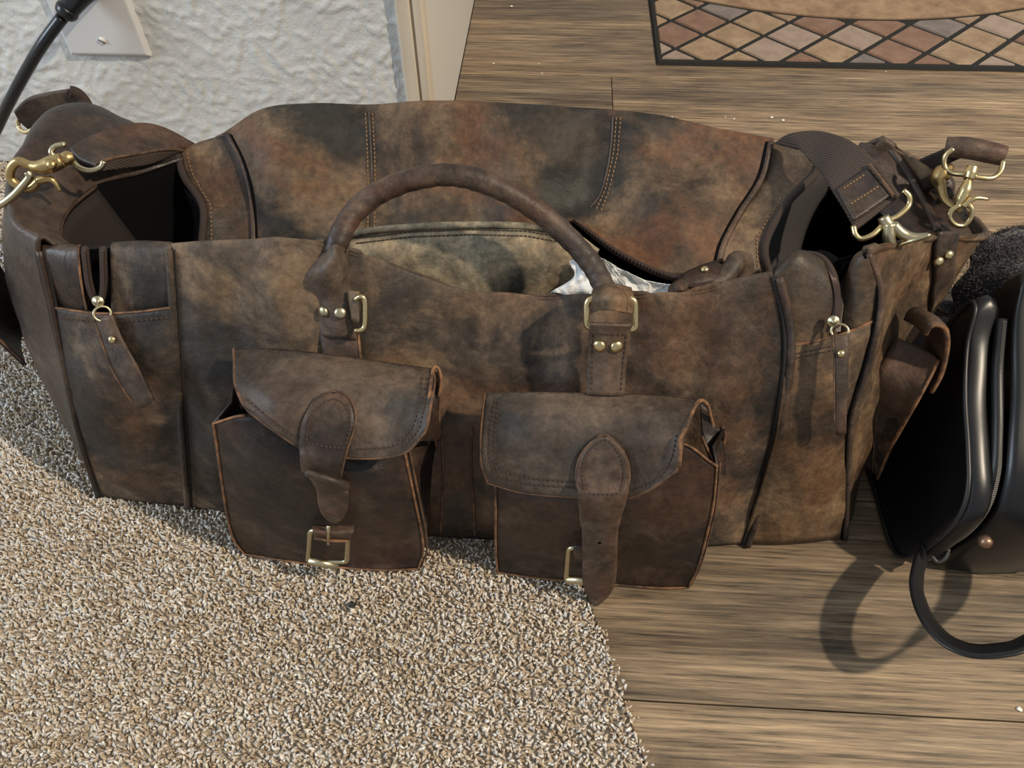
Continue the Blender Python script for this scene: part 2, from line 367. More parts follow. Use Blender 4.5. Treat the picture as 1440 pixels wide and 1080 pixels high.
# ---------------------------------------------------------------- setting
WALL_Y = .98; CORNER_X = -.172
def carpet_x(y): return float(np.interp(y, [-.4, .171, .23, .279, .313, .98], [.245, .096, .079, .062, .045, CORNER_X]))
fl = mk('floor', [(-3.3,-.6,-.012),(1.9,-.6,-.012),(1.9,3.2,-.012),(-3.3,3.2,-.012)], [[0,1,2,3]], M['subfloor'], smooth=False, thick=.03)
tag(fl, 'grey brown wood plank floor running past the duffel bag', 'floor', kind='structure')
def clip(poly, n, d):                      # keep points with n.p <= d
    out = []
    for i in range(len(poly)):
        a, b = np.array(poly[i]), np.array(poly[(i+1) % len(poly)]); da, db = np.dot(n, a)-d, np.dot(n, b)-d
        if da <= 0: out.append(tuple(a))
        if da*db < 0: out.append(tuple(a+(b-a)*da/(da-db)))
    return out
PW = .21; PL = 1.22; GAP = .0006
# carpet border line through (.045,.313) and the wall corner; planks lie right of it
A = np.array([carpet_x(.313), .313]); B = np.array([CORNER_X, WALL_Y]); C2 = np.array([carpet_x(-.4), -.4])
starts = {}
for k in range(-4, 10):
    y0 = 1.271+PW*(k-5); y1 = y0+PW
    ph = {4: .092, 5: -.30, 6: -.25, 0: -.40, -1: -.15, 1: .85}.get(k, ((k*.377) % 1.0)*PL)
    x = ph-3*PL
    while x < 1.9:
        xa, xb = max(x, -.1718 if y1 > WALL_Y else -.4), min(x+PL, 1.9)
        if xb-xa > .01:
            poly = [(xa+GAP, y0+GAP), (xb-GAP, y0+GAP), (xb-GAP, y1-GAP), (xa+GAP, y1-GAP)]
            if y0 < WALL_Y:
                for (p, q) in ((A, B), (C2, A)):
                    nn = np.array([(q-p)[1], -(q-p)[0]]); nn = nn/np.linalg.norm(nn)   # right of p->q
                    poly = clip(poly, -nn, -np.dot(nn, p)-.001) if len(poly) > 2 else poly
            if len(poly) > 2:
                m_ = len(poly); cxy = np.mean(poly, 0)
                ins = [tuple(np.array(p)+(cxy-np.array(p))/max(1e-6, np.linalg.norm(cxy-np.array(p)))*.0008) for p in poly]
                v = [(px, py, -.010) for px, py in poly]+[(px, py, -.0006) for px, py in poly]+[(px, py, 0) for px, py in ins]
                f = [[i, (i+1) % m_, m_+(i+1) % m_, m_+i] for i in range(m_)]+[[m_+i, m_+(i+1) % m_, 2*m_+(i+1) % m_, 2*m_+i] for i in range(m_)]+[[2*m_+i for i in range(m_)]]
                mk('plank', v, f, M['plank_wood'], fl, smooth=False, loc=(poly[0][0], poly[0][1], 0))
        x += PL

# wall with real knock-down relief (displaced grid) where the camera can look
nx, nzv = 420, 200
xs = np.linspace(-1.35, CORNER_X-.036, nx); zs = np.linspace(0, .62, nzv)
v = []
for z in zs:
    for x in xs:
        w = noise.noise_vector(Vector((x*16, 3, z*16)))
        a = 1-abs(noise.noise(Vector((x*30+w[0]*1.6, 1.7, z*46+w[1]*1.6))))*4.0
        a2 = 1-abs(noise.noise(Vector((x*52+w[1]*2.0, 4.4, z*44+w[2]*2.0))))*4.5
        b = noise.noise(Vector((x*85+w[1]*2, 5.1, z*95+w[0]*2)))
        k = noise.noise(Vector((x*13, 7.7, z*13)))
        h = .0014*max(0, a)*min(1, max(0, k*3+.5))+.0012*max(0, a2)*min(1, max(0, .5-k*3))+.0013*min(1, max(0, (b-.08)*4))+.0006*k
        v.append((x, WALL_Y-h, z))
f = [[i*nx+j, i*nx+j+1, (i+1)*nx+j+1, (i+1)*nx+j] for i in range(nzv-1) for j in range(nx-1)]
b0 = len(v); v += [(-1.35, WALL_Y, .62), (CORNER_X-.036, WALL_Y, .62), (CORNER_X-.036, WALL_Y, 2.4), (-1.35, WALL_Y, 2.4)]; f.append([b0, b0+1, b0+2, b0+3])
v += [(-3.2, WALL_Y, 0), (-1.35, WALL_Y, 0), (-1.35, WALL_Y, 2.4), (-3.2, WALL_Y, 2.4)]; f.append([b0+4, b0+5, b0+6, b0+7])
wl = mk('wall_back', v, f, M['wall_plaster']); tag(wl, 'white wall with rough trowelled plaster texture behind the duffel bag', 'wall', kind='structure')
bx = Mesh().add(box_vf((CORNER_X-.06, (WALL_Y+.012+3.2)/2, 1.2), (.0595, 0, 0), (0, (3.2-WALL_Y-.012)/2, 0), (0, 0, 1.2)))
tag(bx.build('wall_side', M['return_paint'], smooth=False), 'painted end face of the wall running back from its corner', 'wall', kind='structure')
# corner trim with a bead and a groove
x0, x1 = CORNER_X-.036, CORNER_X
prof = [(x0, WALL_Y+.012), (x0, WALL_Y-.008), (x0+.003, WALL_Y-.011), (x0+.018, WALL_Y-.011), (x0+.0195, WALL_Y-.007), (x0+.022, WALL_Y-.007), (x0+.0235, WALL_Y-.011), (x1-.003, WALL_Y-.011), (x1, WALL_Y-.008), (x1, WALL_Y+.012)]
m_ = len(prof); v = [(a, b, z) for z in (0, 2.4) for a, b in prof]; f = [[i, i+1, m_+i+1, m_+i] for i in range(m_-1)]+[[m_-1, 0, m_, 2*m_-1], list(range(m_))[::-1], [m_+i for i in range(m_)]]
tag(mk('trim_1', v, f, M['trim_paint'], smooth=False), 'cream painted corner trim at the end of the white wall', 'trim', kind='structure')

# carpet: backing + countless tufts
poly = [(-3.2, -.5), (carpet_x(-.4)+.02, -.5), (carpet_x(.171), .171), (carpet_x(.279), .279), (carpet_x(.313), .313), (CORNER_X, WALL_Y), (-3.2, WALL_Y)]
v = [(a, b, -.004) for a, b in poly]+[(a, b, -.011) for a, b in poly]; m_ = len(poly)
carpet = mk('carpet', v, [list(range(m_))]+[[i, m_+i, m_+(i+1) % m_, (i+1) % m_] for i in range(m_)], M['carpet_backing'], smooth=False)
tag(carpet, 'speckled beige cut pile carpet under the left part of the duffel bag', 'carpet', kind='stuff')
st = .0030
gx, gy = np.meshgrid(np.arange(-1.25, .24, st), np.arange(-.16, .975, st)); P0 = np.stack([gx.ravel(), gy.ravel()], 1)+rng.uniform(-.5, .5, (gx.size, 2))*st*1.1
ok = P0[:, 0] < np.interp(P0[:, 1], [-.4, .171, .23, .279, .313, .98], [.245, .096, .079, .062, .045, CORNER_X])-.001+rng.normal(0, .0012, len(P0))
ok &= ~((P0[:, 0] > -.485+.6*np.maximum(0, .455-P0[:, 1])) & (P0[:, 0] < .3) & (P0[:, 1] > np.interp(P0[:, 0], [-.46, -.36, -.08, .2], [.405, .396, .374, .380])) & (P0[:, 1] < .705))
PKX = [(S(340,779)[0]+.004, S(590,800)[0]-.004), (S(700,805)[0]+.004, S(968,826)[0]-.004)]
for (x0_, x1_) in PKX: ok &= ~((P0[:, 0] > x0_) & (P0[:, 0] < x1_) & (P0[:, 1] > .336) & (P0[:, 1] < .42))
P0 = P0[ok]; n = len(P0)
ang = rng.uniform(0, 2*math.pi, n); tl = rng.uniform(.05, .75, n)
d = np.stack([np.cos(ang)*np.sin(tl), np.sin(ang)*np.sin(tl), np.cos(tl)], 1)
s_ = np.cross(d, rng.normal(size=(n, 3))); s_ /= np.linalg.norm(s_, axis=1, keepdims=True); u_ = np.cross(d, s_)
L = rng.uniform(.0062, .0094, n)[:, None]; R = rng.uniform(.0011, .0017, n)[:, None]
base = np.c_[P0, np.full(n, -.0045)]
mid1 = base+d*L*.35; mid2 = base+d*L*.78+s_*R*1.2; tip = base+d*L*.96+s_*R*2.2
V = [base]
for c_, k in ((mid1, 1.0), (mid2, .95)):
    for a in (0, 2.094, 4.189): V.append(c_+R*k*(math.cos(a)*s_+math.sin(a)*u_))
V.append(tip)
V = np.stack(V, 1)                         # n x 8 x 3
T = [[0,2,1],[0,3,2],[0,1,3],[1,2,5],[1,5,4],[2,3,6],[2,6,5],[3,1,4],[3,4,6],[4,5,7],[5,6,7],[6,4,7]]
T = (np.arange(n)[:, None, None]*8+np.array(T)[None]).reshape(-1)
me = bpy.data.meshes.new('pile'); me.vertices.add(n*8); me.vertices.foreach_set('co', V.reshape(-1).astype(np.float32))
nt_ = len(T)//3; me.loops.add(nt_*3); me.loops.foreach_set('vertex_index', T.astype(np.int32)); me.polygons.add(nt_)
me.polygons.foreach_set('loop_start', (np.arange(nt_)*3).astype(np.int32)); me.update(calc_edges=True)
me.polygons.foreach_set('use_smooth', [True]*nt_)
at = me.attributes.new('tuft', 'FLOAT', 'POINT'); at.data.foreach_set('value', np.repeat(rng.uniform(0, 1, n), 8).astype(np.float32))
me.materials.append(M['carpet_pile']); po = bpy.data.objects.new('pile', me); COL.objects.link(po); po.parent = carpet; po['kind'] = 'stuff'

# ---------------------------------------------------------------- outlet plate + cable
def wallP(x, y, off=0): return W(x, y, Y=WALL_Y-off)
xl, xr, zb = -.660, -.549, .1745
pl = empty('wall_plate', ((xl+xr)/2, WALL_Y, zb))
mm = Mesh(); zt = zb+.125
lo = [(xl, zb), (xr, zb), (xr, zt), (xl, zt)]; i1 = .003; i2 = .007
rings = [(0, WALL_Y+.001), (0, WALL_Y-.004), (.004, WALL_Y-.0085), (.006, WALL_Y-.009)]
vv = []
for ins, yy in rings: vv += [(xl+ins, yy, zb+ins), (xr-ins, yy, zb+ins), (xr-ins, yy, zt-ins), (xl+ins, yy, zt-ins)]
ff = [[r_*4+a, r_*4+(a+1) % 4, r_*4+4+(a+1) % 4, r_*4+4+a] for r_ in range(3) for a in range(4)]+[[12, 13, 14, 15]]
mk('plate', vv, ff, M['plate_plastic'], pl, smooth=False)
sp = wallP(144, 57, .009)
scw = Mesh().add(lathe_vf(sp, (0, -1, 0), [(.0048, -.001), (.0046, .0012), (.003, .0022), (.001, .0025)])).build('screw', M['screw_paint'], pl)
Mesh().add(box_vf(sp+np.array([0, -.0024, 0]), np.array([.0038, 0, -.0022]), (0, .0004, 0), np.array([.0004, 0, .0007]))).build('slot', M['lining_grey'], scw)
tag(pl, 'white plastic wall plate with painted screw on the plaster wall', 'wall plate')
# plug and cable hanging from the plate towards the left
cbl = empty('power_cable', tuple(wallP(100, 10, .03)))
pts = [W(128, -20, Y=.962), W(100, 8, Y=.945), W(88, 24, Y=.935), W(60, 62, Y=.925), W(34, 105, Y=.925), W(10, 150, Y=.93), W(-12, 195, Y=.94), W(-50, 262, Y=.95), W(-90, 322, Y=.95)]
pts[-1][2] = .0135
cq = cr(pts[2:], 60); cq[:, 2] = np.maximum(cq[:, 2], .0150)
tube('cord', cq, .0074, M['rubber_black'], cbl, seg=12)
plug = [W(142, -40, Y=.970), W(128, -20, Y=.962), W(112, -5, Y=.953), W(93, 17, Y=.938)]
tube('plug', plug, [.0145, .0140, .0132, .0120], M['rubber_black'], cbl, seg=16, n=14)
cc_ = cr([plug[2], plug[3], pts[3]], 30)
tube('collar', cc_[12:17], [.0130, .0138, .0138, .0130, .0115], M['rubber_black'], cbl, seg=16)
tag(cbl, 'thick black power cable with plug hanging from the wall plate', 'cable')

# ---------------------------------------------------------------- doormat
MX, MY = .172, 1.314
mat_ = empty('doormat', (MX+.4, MY+.25, 0))
def rr(x0, y0, x1, y1, z0, z1, ins): 
    v = [(x0, y0, z0), (x1, y0, z0), (x1, y1, z0), (x0, y1, z0), (x0+ins, y0+ins, z1), (x1-ins, y0+ins, z1), (x1-ins, y1-ins, z1), (x0+ins, y1-ins, z1)]
    return v, [[0,1,5,4],[1,2,6,5],[2,3,7,6],[3,0,4,7],[4,5,6,7],[3,2,1,0]]
MXR, MYB = MX+.92, MY+.60
mk('backing', *rr(MX, MY, MXR, MYB, .0005, .006, .003), M['mat_rubber'], mat_, smooth=False)
ac = np.array([W(985, 0, Z=.006), W(1070, 21, Z=.006), W(1200, 27, Z=.006), W(1320, 25, Z=.006), W(1440, 14, Z=.006)])[:, :2]
cf = np.polyfit(ac[:, 0], ac[:, 1], 2)     # lower curve of the centre panel
arc = lambda x: float(np.polyval(cf, x))
xs_ = [x for x in np.linspace(MX+.03, MXR-.03, 40) if arc(x) < MYB-.09]
top = [(x, MYB-.09) for x in (xs_[-1], xs_[0])]
outl = [(x, arc(x)+.004) for x in xs_]+top; m_ = len(outl)
mk('centre_panel', [(a, b, .004) for a, b in outl]+[(a, b, .0085) for a, b in outl], [[i, (i+1) % m_, m_+(i+1) % m_, m_+i] for i in range(m_)]+[[m_+i for i in range(m_)]], M['stone_panel'], mat_, smooth=False)
c0 = W(993, 70, Z=.006); px_, py_ = .110, .0545; g_ = .0058
mats_ = ['stone_tan', 'stone_rust', 'stone_grey', 'stone_pink']
for j in range(-2, 10):
    for i in range(-4, 10):
        cx_, cy_ = c0[0]+px_*(i+.5*(j % 2)), c0[1]+py_*j
        hx, hy = px_/2-g_, py_-g_
        q = [(cx_-hx, cy_), (cx_, cy_-hy), (cx_+hx, cy_), (cx_, cy_+hy)]
        for nn, dd in (((-1, 0), -(MX+.009)), ((0, -1), -(MY+.011)), ((1, 0), MXR-.009), ((0, 1), MYB-.009)):
            q = clip(q, np.array(nn, float), dd) if len(q) > 2 else q
        if len(q) < 3: continue
        if arc(cx_) < MYB-.09:
            sl = 2*cf[0]*cx_+cf[1]; nn = np.array([-sl, 1.0]); L_ = np.linalg.norm(nn)
            q = clip(q, nn/L_, (np.dot(nn, (cx_, arc(cx_)))/L_)-.005)
        if len(q) < 3: continue
        if j > 7 and len(q) < 4: continue
        qa = np.array(q); cm = qa.mean(0)
        area = .5*abs(np.dot(qa[:, 0], np.roll(qa[:, 1], 1))-np.dot(qa[:, 1], np.roll(qa[:, 0], 1)))
        if area < 6e-5: continue
        m_ = len(q); ins = [tuple(p+(cm-p)/max(1e-6, np.linalg.norm(cm-p))*.003) for p in qa]
        mk('stone_tile', [(a, b, .005) for a, b in q]+[(a, b, .0085) for a, b in ins], [[k, (k+1) % m_, m_+(k+1) % m_, m_+k] for k in range(m_)]+[[m_+k for k in range(m_)]], M[mats_[int(abs(math.sin(i*12.9898+j*78.233)*43758.5453)) % 4]], mat_, smooth=False)
tag(mat_, 'rubber doormat with embossed diamond stone tiles and curved tan centre panel', 'doormat')

# ---------------------------------------------------------------- duffel bag
bag = empty('duffel_bag', (-.05, .52, 0)); tag(bag, 'open brown distressed leather duffel bag with two buckled front pockets', 'duffel bag')
WR = [(.006, 9, 1.3), (.0025, 26, 5.1), (.001, 60, 2.2)]
# --- centre front panel
top = [(240,350,.452),(330,347,.450),(430,345,.448),(500,362,.452),(560,384,.458),(640,412,.462),(740,422,.462),(860,420,.455),(960,418,.455),(1030,402,.458),(1088,388,.462)]
bot = [(266,712),(335,723),(425,736),(500,746),(570,751),(650,757),(735,761),(845,765),(930,767),(990,768),(1045,765)]
rowsY = [0, .16, .36, .60, .82, 1.0]
cols = []
for (a, b, Y), (c_, d_) in zip(top, bot):
    P_, Q_ = S(a, b, Y), S(c_, d_)
    col = [P_+np.array([0, .011, -.022]), P_+np.array([0, .006, -.002])]
    for k, t_ in enumerate(rowsY):
        bul = -.020*math.sin(math.pi*t_)
        col.append(P_+(Q_-P_)*t_+np.array([0, bul, 0]))
    cols.append(col)
# seams measured on the photograph
def col_px(pts): return [S(*p) for p in pts]
cL = col_px([(240,350,.452),(245,420,.436),(252,520,.415),(259,620,.400),(264,685,.392),(266,712)])
cR = col_px([(1088,388,.462),(1103,455,.445),(1103,520,.425),(1088,610,.405),(1062,710,.389),(1045,765)])
cols[0][2:] = cL; cols[-1][2:] = cR
ctrl = [[cols[j][i] for j in range(len(cols))] for i in range(8)]
front = sheet('front_panel', ctrl, 70, 120, M['leather'], bag, calm=.15, wr=WR+[(.007, (30, 5, 5), 3.7), (.003, (60, 12, 10), 8.2)])
# --- left front end: lower patch, two upper pieces beside the open zip
sideL = [(58,352,.462),(76,432,.445),(95,530,.422),(117,625,.405),(140,697)]
pL = col_px(sideL)
bl = [[S(76,432,.444), S(140,440,.432), S(190,438,.430), S(240,432,.430)],
      [S(95,530,.420), S(145,540,.406), S(200,535,.405), S(250,530,.410)],
      [S(117,625,.404), S(165,635,.392), S(215,630,.392), S(258,625,.397)],
      [S(140,697), S(185,704), S(225,709), S(266,712)]]
left_low = sheet('end_pocket_panel', bl, 40, 40, M['leather'], bag, wr=[(.004, 12, 3), (.0015, 40, 8)])
left_u1 = sheet('corner_panel', [[S(62,338,.475), S(90,340,.473), S(112,345,.470)], [S(58,352,.462), S(85,353,.458), S(110,353,.456)], [S(66,392,.454), S(92,394,.447), S(114,395,.444)], [S(77,440,.447), S(100,446,.441), S(125,448,.438)]], 20, 16, M['leather_end'], bag, wr=[(.002, 20, 3)])
left_u2 = sheet('corner_panel', [[S(158,340,.468), S(200,338,.468), S(241,340,.462)], [S(155,351,.456), S(198,350,.453), S(240,350,.451)], [S(156,395,.445), S(198,395,.441), S(243,395,.440)], [S(156,446,.438), S(198,446,.435), S(247,440,.433)]], 20, 20, M['leather'], bag, wr=[(.002, 20, 7)])
edge_line('raw_trim', left_low, [(78,433),(110,438),(140,441),(190,439),(239,433)], .0011, bag, M['raw_edge'], off=.0)
tube('raw_trim', [left_u1.g[i, -1] for i in range(0, 20)], .0010, M['raw_edge'], bag, seg=6)
stitches('stitching', left_low, [(84,447),(140,453),(190,451),(238,446)], bag, M['thread'])
# --- right front end
cl = [[cR[1]+(cR[2]-cR[1])*.45, S(1145,478,.440), S(1190,466,.444), S(1237,446,.456)],
      [S(1100,560,.412), S(1140,560,.412), S(1175,545,.418), S(1212,535,.432)],
      [S(1080,650,.395), S(1120,650,.392), S(1160,640,.398), S(1193,620,.413)],
      [S(1045,765), S(1095,766), S(1140,763), S(1187,757)]]
right_low = sheet('end_pocket_panel', cl, 40, 40, M['leather_warm'], bag, wr=[(.005, 11, 5), (.002, 34, 8)])
right_u1 = sheet('corner_panel', [[S(1092,378,.475), S(1125,352,.488), S(1160,364,.492)], [S(1088,388,.462), S(1122,363,.470), S(1160,371,.476)], [S(1100,432,.450), S(1136,422,.452), S(1174,412,.460)], [S(1107,496,.436), S(1145,486,.437), S(1178,478,.443)]], 24, 24, M['leather_warm'], bag, wr=[(.003, 20, 3)])
right_u2 = sheet('corner_panel', [[S(1192,385,.50), S(1212,358,.50), S(1232,352,.497)], [S(1184,402,.478), S(1200,366,.478), S(1219,355,.476)], [S(1181,430,.462), S(1205,415,.460), S(1232,398,.464)], [S(1181,478,.446), S(1208,467,.447), S(1238,455,.456)]], 24, 20, M['leather_warm'], bag, wr=[(.004, 18, 9)])
edge_line('raw_trim', right_low, [(1106,487),(1145,480),(1190,468),(1236,448)], .0012, bag, M['raw_edge'])
stitches('stitching', [right_low], [(1108,500),(1145,492),(1172,486)], bag, M['thread'])
stitches('stitching', [right_low], [(1109,506),(1145,498),(1172,492)], bag, M['thread'])
# piping along the seams; dark tubes paint the shadow line beside it
tube('piping', np.array(cL)+[-.001, -.0015, .0], .0032, M['leather'], bag, n=50)
tube('seam', np.array(cL)+[.0030, -.0002, 0], .0013, M['seam_shadow'], bag, n=50)
tube('piping', np.array(cR)+[.004, -.0015, 0], .0036, M['leather_strap'], bag, n=50)
tube('seam', np.array(cR)+[-.0006, -.0010, 0], .0016, M['seam_shadow'], bag, n=50)
tube('piping', np.array(pL)+[-.001, -.001, 0], .0028, M['leather_end'], bag, n=40)
tube('seam', np.array(pL)+[.0026, -.0006, 0], .0012, M['seam_shadow'], bag, n=40)

# --- left end: soft dome that folds over the rim and goes down to the floor
hem = [S(104,352,.470), S(84,332,.490), S(96,296,.525), S(135,262,.565), S(200,246,.605), S(262,225,.640)]
mid = [S(82,350,.465), S(42,325,.480), S(48,262,.535), S(90,208,.590), S(140,182,.640), S(225,200,.662)]
cre = [S(58,352,.462), S(14,318,.490), S(16,240,.550), S(50,182,.620), S(112,153,.672), S(185,176,.690)]
outm = [pL[2]+np.array([0,0,0]), (-.492,.475,.16), (-.512,.53,.16), (-.515,.62,.16), (-.46,.695,.16), (-.36,.70,.16)]
outm2 = [pL[3], (-.484,.455,.07), (-.50,.53,.07), (-.50,.62,.07), (-.455,.69,.07), (-.36,.70,.07)]
outb = [pL[4], (-.478,.44,.003), (-.49,.52,.003), (-.49,.61,.003), (-.445,.675,.003), (-.36,.69,.003)]
left_end = sheet('end_panel', [hem, mid, cre, outm, outm2, outb], 60, 60, M['leather_end'], bag, flip=False, wr=[(.007, 12, 2.5), (.002, 34, 6)])
tube('piping', [hem[0], hem[1], hem[2], hem[3]], .0018, M['leather_strap'], bag, n=30)
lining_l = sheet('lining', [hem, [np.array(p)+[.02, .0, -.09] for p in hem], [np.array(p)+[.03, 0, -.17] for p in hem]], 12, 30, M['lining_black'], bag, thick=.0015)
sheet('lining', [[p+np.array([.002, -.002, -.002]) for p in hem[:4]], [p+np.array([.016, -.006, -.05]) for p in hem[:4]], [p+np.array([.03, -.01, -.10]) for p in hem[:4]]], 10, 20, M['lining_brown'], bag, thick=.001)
# side pocket hanging on the left end
lp = [[(-.522,.555,.225), (-.530,.51,.222), (-.512,.478,.216)], [(-.545,.55,.18), (-.550,.51,.175), (-.526,.476,.17)], [(-.535,.545,.12), (-.538,.51,.112), (-.512,.472,.118)]]
lps = sheet('side_pocket', lp, 16, 16, M['leather_dark'], bag, wr=[(.002, 30, 1)])
tube('raw_trim', lps.g[:, -1], .0012, M['raw_edge_dark'], bag, seg=6)

# --- right end
a_ = col_px([(1219,355,.476),(1237,415,.462),(1222,500,.440),(1196,590,.418),(1190,690,.402),(1187,757)])
rimR = [a_[0], S(1262,346,.505), S(1320,338,.545), S(1384,334,.580), S(1340,284,.630), S(1292,235,.668), S(1235,199,.688)]
botR = [a_[5], np.array([.318,.43,.003]), np.array([.325,.50,.003]), np.array([.325,.58,.003]), np.array([.315,.65,.003]), np.array([.26,.69,.003]), np.array([.18,.70,.003])]
def lean(p, q, t_, b): 
    c_ = np.array([-.02, .55, 0]); v_ = p+(q-p)*t_; o_ = v_-c_; o_[2] = 0; return v_+o_/np.linalg.norm(o_)*b*math.sin(math.pi*t_)
kj = (.15, .5, 1, 1, 1, 1, 1)
rr_ = [[p+np.array([-.014, .006, -.012])*k for p, k in zip(rimR, kj)], [p+np.array([-.003, .001, .001])*k for p, k in zip(rimR, kj)]]
for k, t_ in enumerate([0, .2, .42, .64, .84, 1.0]):
    row = [a_[k]]+[lean(rimR[j], botR[j], t_, (0, .006, .014, .016, .008, .004, .004)[j]) for j in range(1, 7)]; rr_.append(row)
right_end = sheet('end_panel', rr_, 60, 70, M['leather_warm'], bag, flip=False, wr=[(.006, 12, 3.5), (.002, 36, 6)])
tube('piping', np.array(a_)+[.001, -.001, 0], .0026, M['leather_strap'], bag, n=50)
tube('seam', np.array(a_)+[-.0022, -.001, 0], .0014, M['lining_black'], bag, n=50)  # shadow line next to the piping, drawn as a black tube
# leather tab with two rivets on the right end
tb = [[hit(right_end, 1312, 342, .004)[0]+[0, .004, .010], hit(right_end, 1340, 340, .004)[0]+[0, .004, .010]]]
for (l, r_) in (((1310,350),(1341,347)), ((1309,390),(1336,385)), ((1306,430),(1329,425)), ((1300,470),(1322,462))): tb.append([hit(right_end, *l, off=.004)[0], hit(right_end, *r_, off=.004)[0]])
tb = [[r_[0], (r_[0]+r_[1])/2, r_[1]] for r_ in tb]
rtab = sheet('ring_tab', tb, 24, 8, M['leather_strap'], bag, thick=.003)
rivet(rtab, 1318, 367, .0044, rtab.o, turn=.6); rivet(rtab, 1332, 358, .0044, rtab.o, turn=.6)
# side pocket of the right end, standing off the leather
o_in = [(1282,492),(1262,525),(1243,560),(1232,596),(1227,662)]; o_out = [(1320,506),(1308,530),(1291,562),(1254,627),(1234,673)]
gi = [W(*p, Y=y_) for p, y_ in zip(o_in, (.508, .490, .466, .452, .442))]
go = [W(*q, Y=y_) for q, y_ in zip(o_out, (.464, .454, .440, .438, .436))]
rp = sheet('side_pocket', [[p, (p+q)/2+np.array([0, .004, 0]), q] for p, q in zip(gi, go)], 30, 12, M['leather_dark'], bag, thick=.002, wr=[(.002, 40, 1)])
tube('raw_trim', go, .0017, M['raw_edge'], rp.o, n=30, seg=6); tube('raw_trim', gi, .0010, M['raw_edge_dark'], rp.o, n=30, seg=6)
sheet('side_pocket_face', [[q, q+np.array([-.008, .012, 0]), q+np.array([-.030, .026, .0])] for q in go], 20, 10, M['leather_strap'], rp.o, thick=.002)
fy = .464
fe = [W(*q, Y=fy+dy) for q, dy in zip([(1302,470),(1307,461),(1316,457),(1326,460),(1331,468),(1332,490),(1324,526),(1310,552)], (.002, 0, 0, 0, 0, -.002, -.008, -.014))]
rpf = sheet('side_flap', [[p, p+np.array([-.001, .014, -.004]), p+np.array([-.004, .030, -.012])] for p in fe], 30, 8, M['leather_strap'], bag, thick=.0025)
tube('raw_trim', fe, .0019, M['raw_edge'], rpf.o, n=30, seg=6)

# --- back panel and bottom
rid = [(255,205,.655),(330,168,.665),(420,152,.668),(520,152,.668),(620,148,.670),(740,154,.668),(860,158,.668),(960,176,.665),(1090,202,.660),(1150,203,.672),(1235,199,.690)]
ridP = [S(*p) for p in rid]
bk = [[p+np.array([0, .014, -.014]) for p in ridP], [p+np.array([0, .020, -.05]) for p in ridP], [np.array([p[0], .705, .12]) for p in ridP], [np.array([p[0], .70, .003]) for p in ridP]]
sheet('back_panel', bk, 24, 60, M['leather'], bag, flip=True, wr=[(.003, 12, 9)])
bt = [S(140,697), S(266,712), S(500,746), S(735,761), S(930,767), S(1045,765), S(1187,757)]
bt[0] = np.array(outb[0])
bb = [[np.array([x, .70, .004]) for x in (-.42, -.32, -.16, -.04, .06, .16, .26)], [np.array([x, .55, .004]) for x in (-.485, -.34, -.16, -.04, .08, .2, .32)], [p+np.array([0, .003, .001]) for p in bt]]
sheet('bottom_panel', bb, 16, 30, M['lining_black'], bag, thick=.002)

# --- lid: back half of the top, sagging into the bag
lid_c = [  # columns: ridge, upper, mid, low, hem
 [(318,188,.660),(338,225,.635),(352,275,.605),(357,320,.575),(350,372,.545)],
 [(370,158,.668),(392,205,.632),(400,262,.600),(402,318,.572),(400,375,.540)],
 [(440,151,.668),(455,210,.640),(460,270,.606),(462,325,.570),(462,378,.535)],
 [(518,153,.668),(520,215,.640),(522,275,.606),(522,330,.570),(522,380,.540)],
 [(600,148,.670),(600,215,.642),(600,270,.610),(600,320,.580),(600,372,.552)],
 [(690,150,.670),(690,210,.640),(690,262,.612),(690,300,.590),(690,350,.566)],
 [(780,155,.668),(775,215,.636),(768,262,.606),(760,300,.580),(755,335,.560)],
 [(862,160,.668),(858,215,.640),(846,268,.604),(820,292,.585),(806,306,.572)],
 [(930,168,.666),(925,225,.632),(915,280,.594),(892,322,.566),(868,352,.548)],
 [(1010,186,.664),(1000,240,.628),(985,300,.580),(962,350,.545),(935,382,.527)],
 [(1088,200,.660),(1074,252,.630),(1043,300,.590),(1020,345,.555),(1008,384,.530)]]
for c_ in lid_c:                           # the sag shows as soft vertical folds
    pass
lc = [[S(*lid_c[j][i]) for j in range(len(lid_c))] for i in range(5)]
lc = [[p+np.array([0, .026, -.034]) for p in lc[0]], [p+np.array([0, .012, -.006]) for p in lc[0]]]+lc
lid = sheet('lid', lc, 60, 130, M['leather_lid'], bag, calm=.26, wr=[(.012, (18, 6, 6), 2.9), (.022, 8, 1.1), (.012, 19, 4.4), (.0025, 50, 2)])
def lidcol(c_, off=(0, -.003, .001)): return [S(*p)+np.array(off) for p in c_]
stitches('stitching', lid, [(514,158),(517,215),(518,270),(517,322)], bag, M['thread_light'], step=6, length=3.6)
stitches('stitching', lid, [(524,158),(527,215),(528,270),(526,322)], bag, M['thread_light'], step=6, length=3.6)
edge_line('seam', lid, [(519,156),(522,215),(523,270),(521,325)], .0012, bag, M['piping'])
stitches('stitching', lid, [(867,164),(863,215),(851,268),(838,296)], bag, M['thread_light'], step=6, length=3.6)
stitches('stitching', lid, [(873,164),(869,215),(857,268),(845,298)], bag, M['thread_light'], step=6, length=3.6)
edge_line('seam', lid, [(862,162),(858,215),(846,268),(830,292)], .0012, bag, M['piping'])
edge_line('piping', lid, [(321,190),(340,228),(353,275),(357,340)], .0030, bag, M['leather_strap'])
edge_line('seam', lid, [(325,190),(344,228),(357,275),(361,340)], .0015, bag, M['lining_black'])  # black tube painting the shade along the left lid piping
edge_line('piping', lid, [(1084,200),(1070,252),(1040,300),(1018,342),(1010,370)], .0034, bag, M['leather_strap'])
edge_line('seam', lid, [(1078,200),(1064,252),(1034,300),(1012,342),(1004,370)], .0014, bag, M['lining_black'])  # painted shade line along the right lid piping
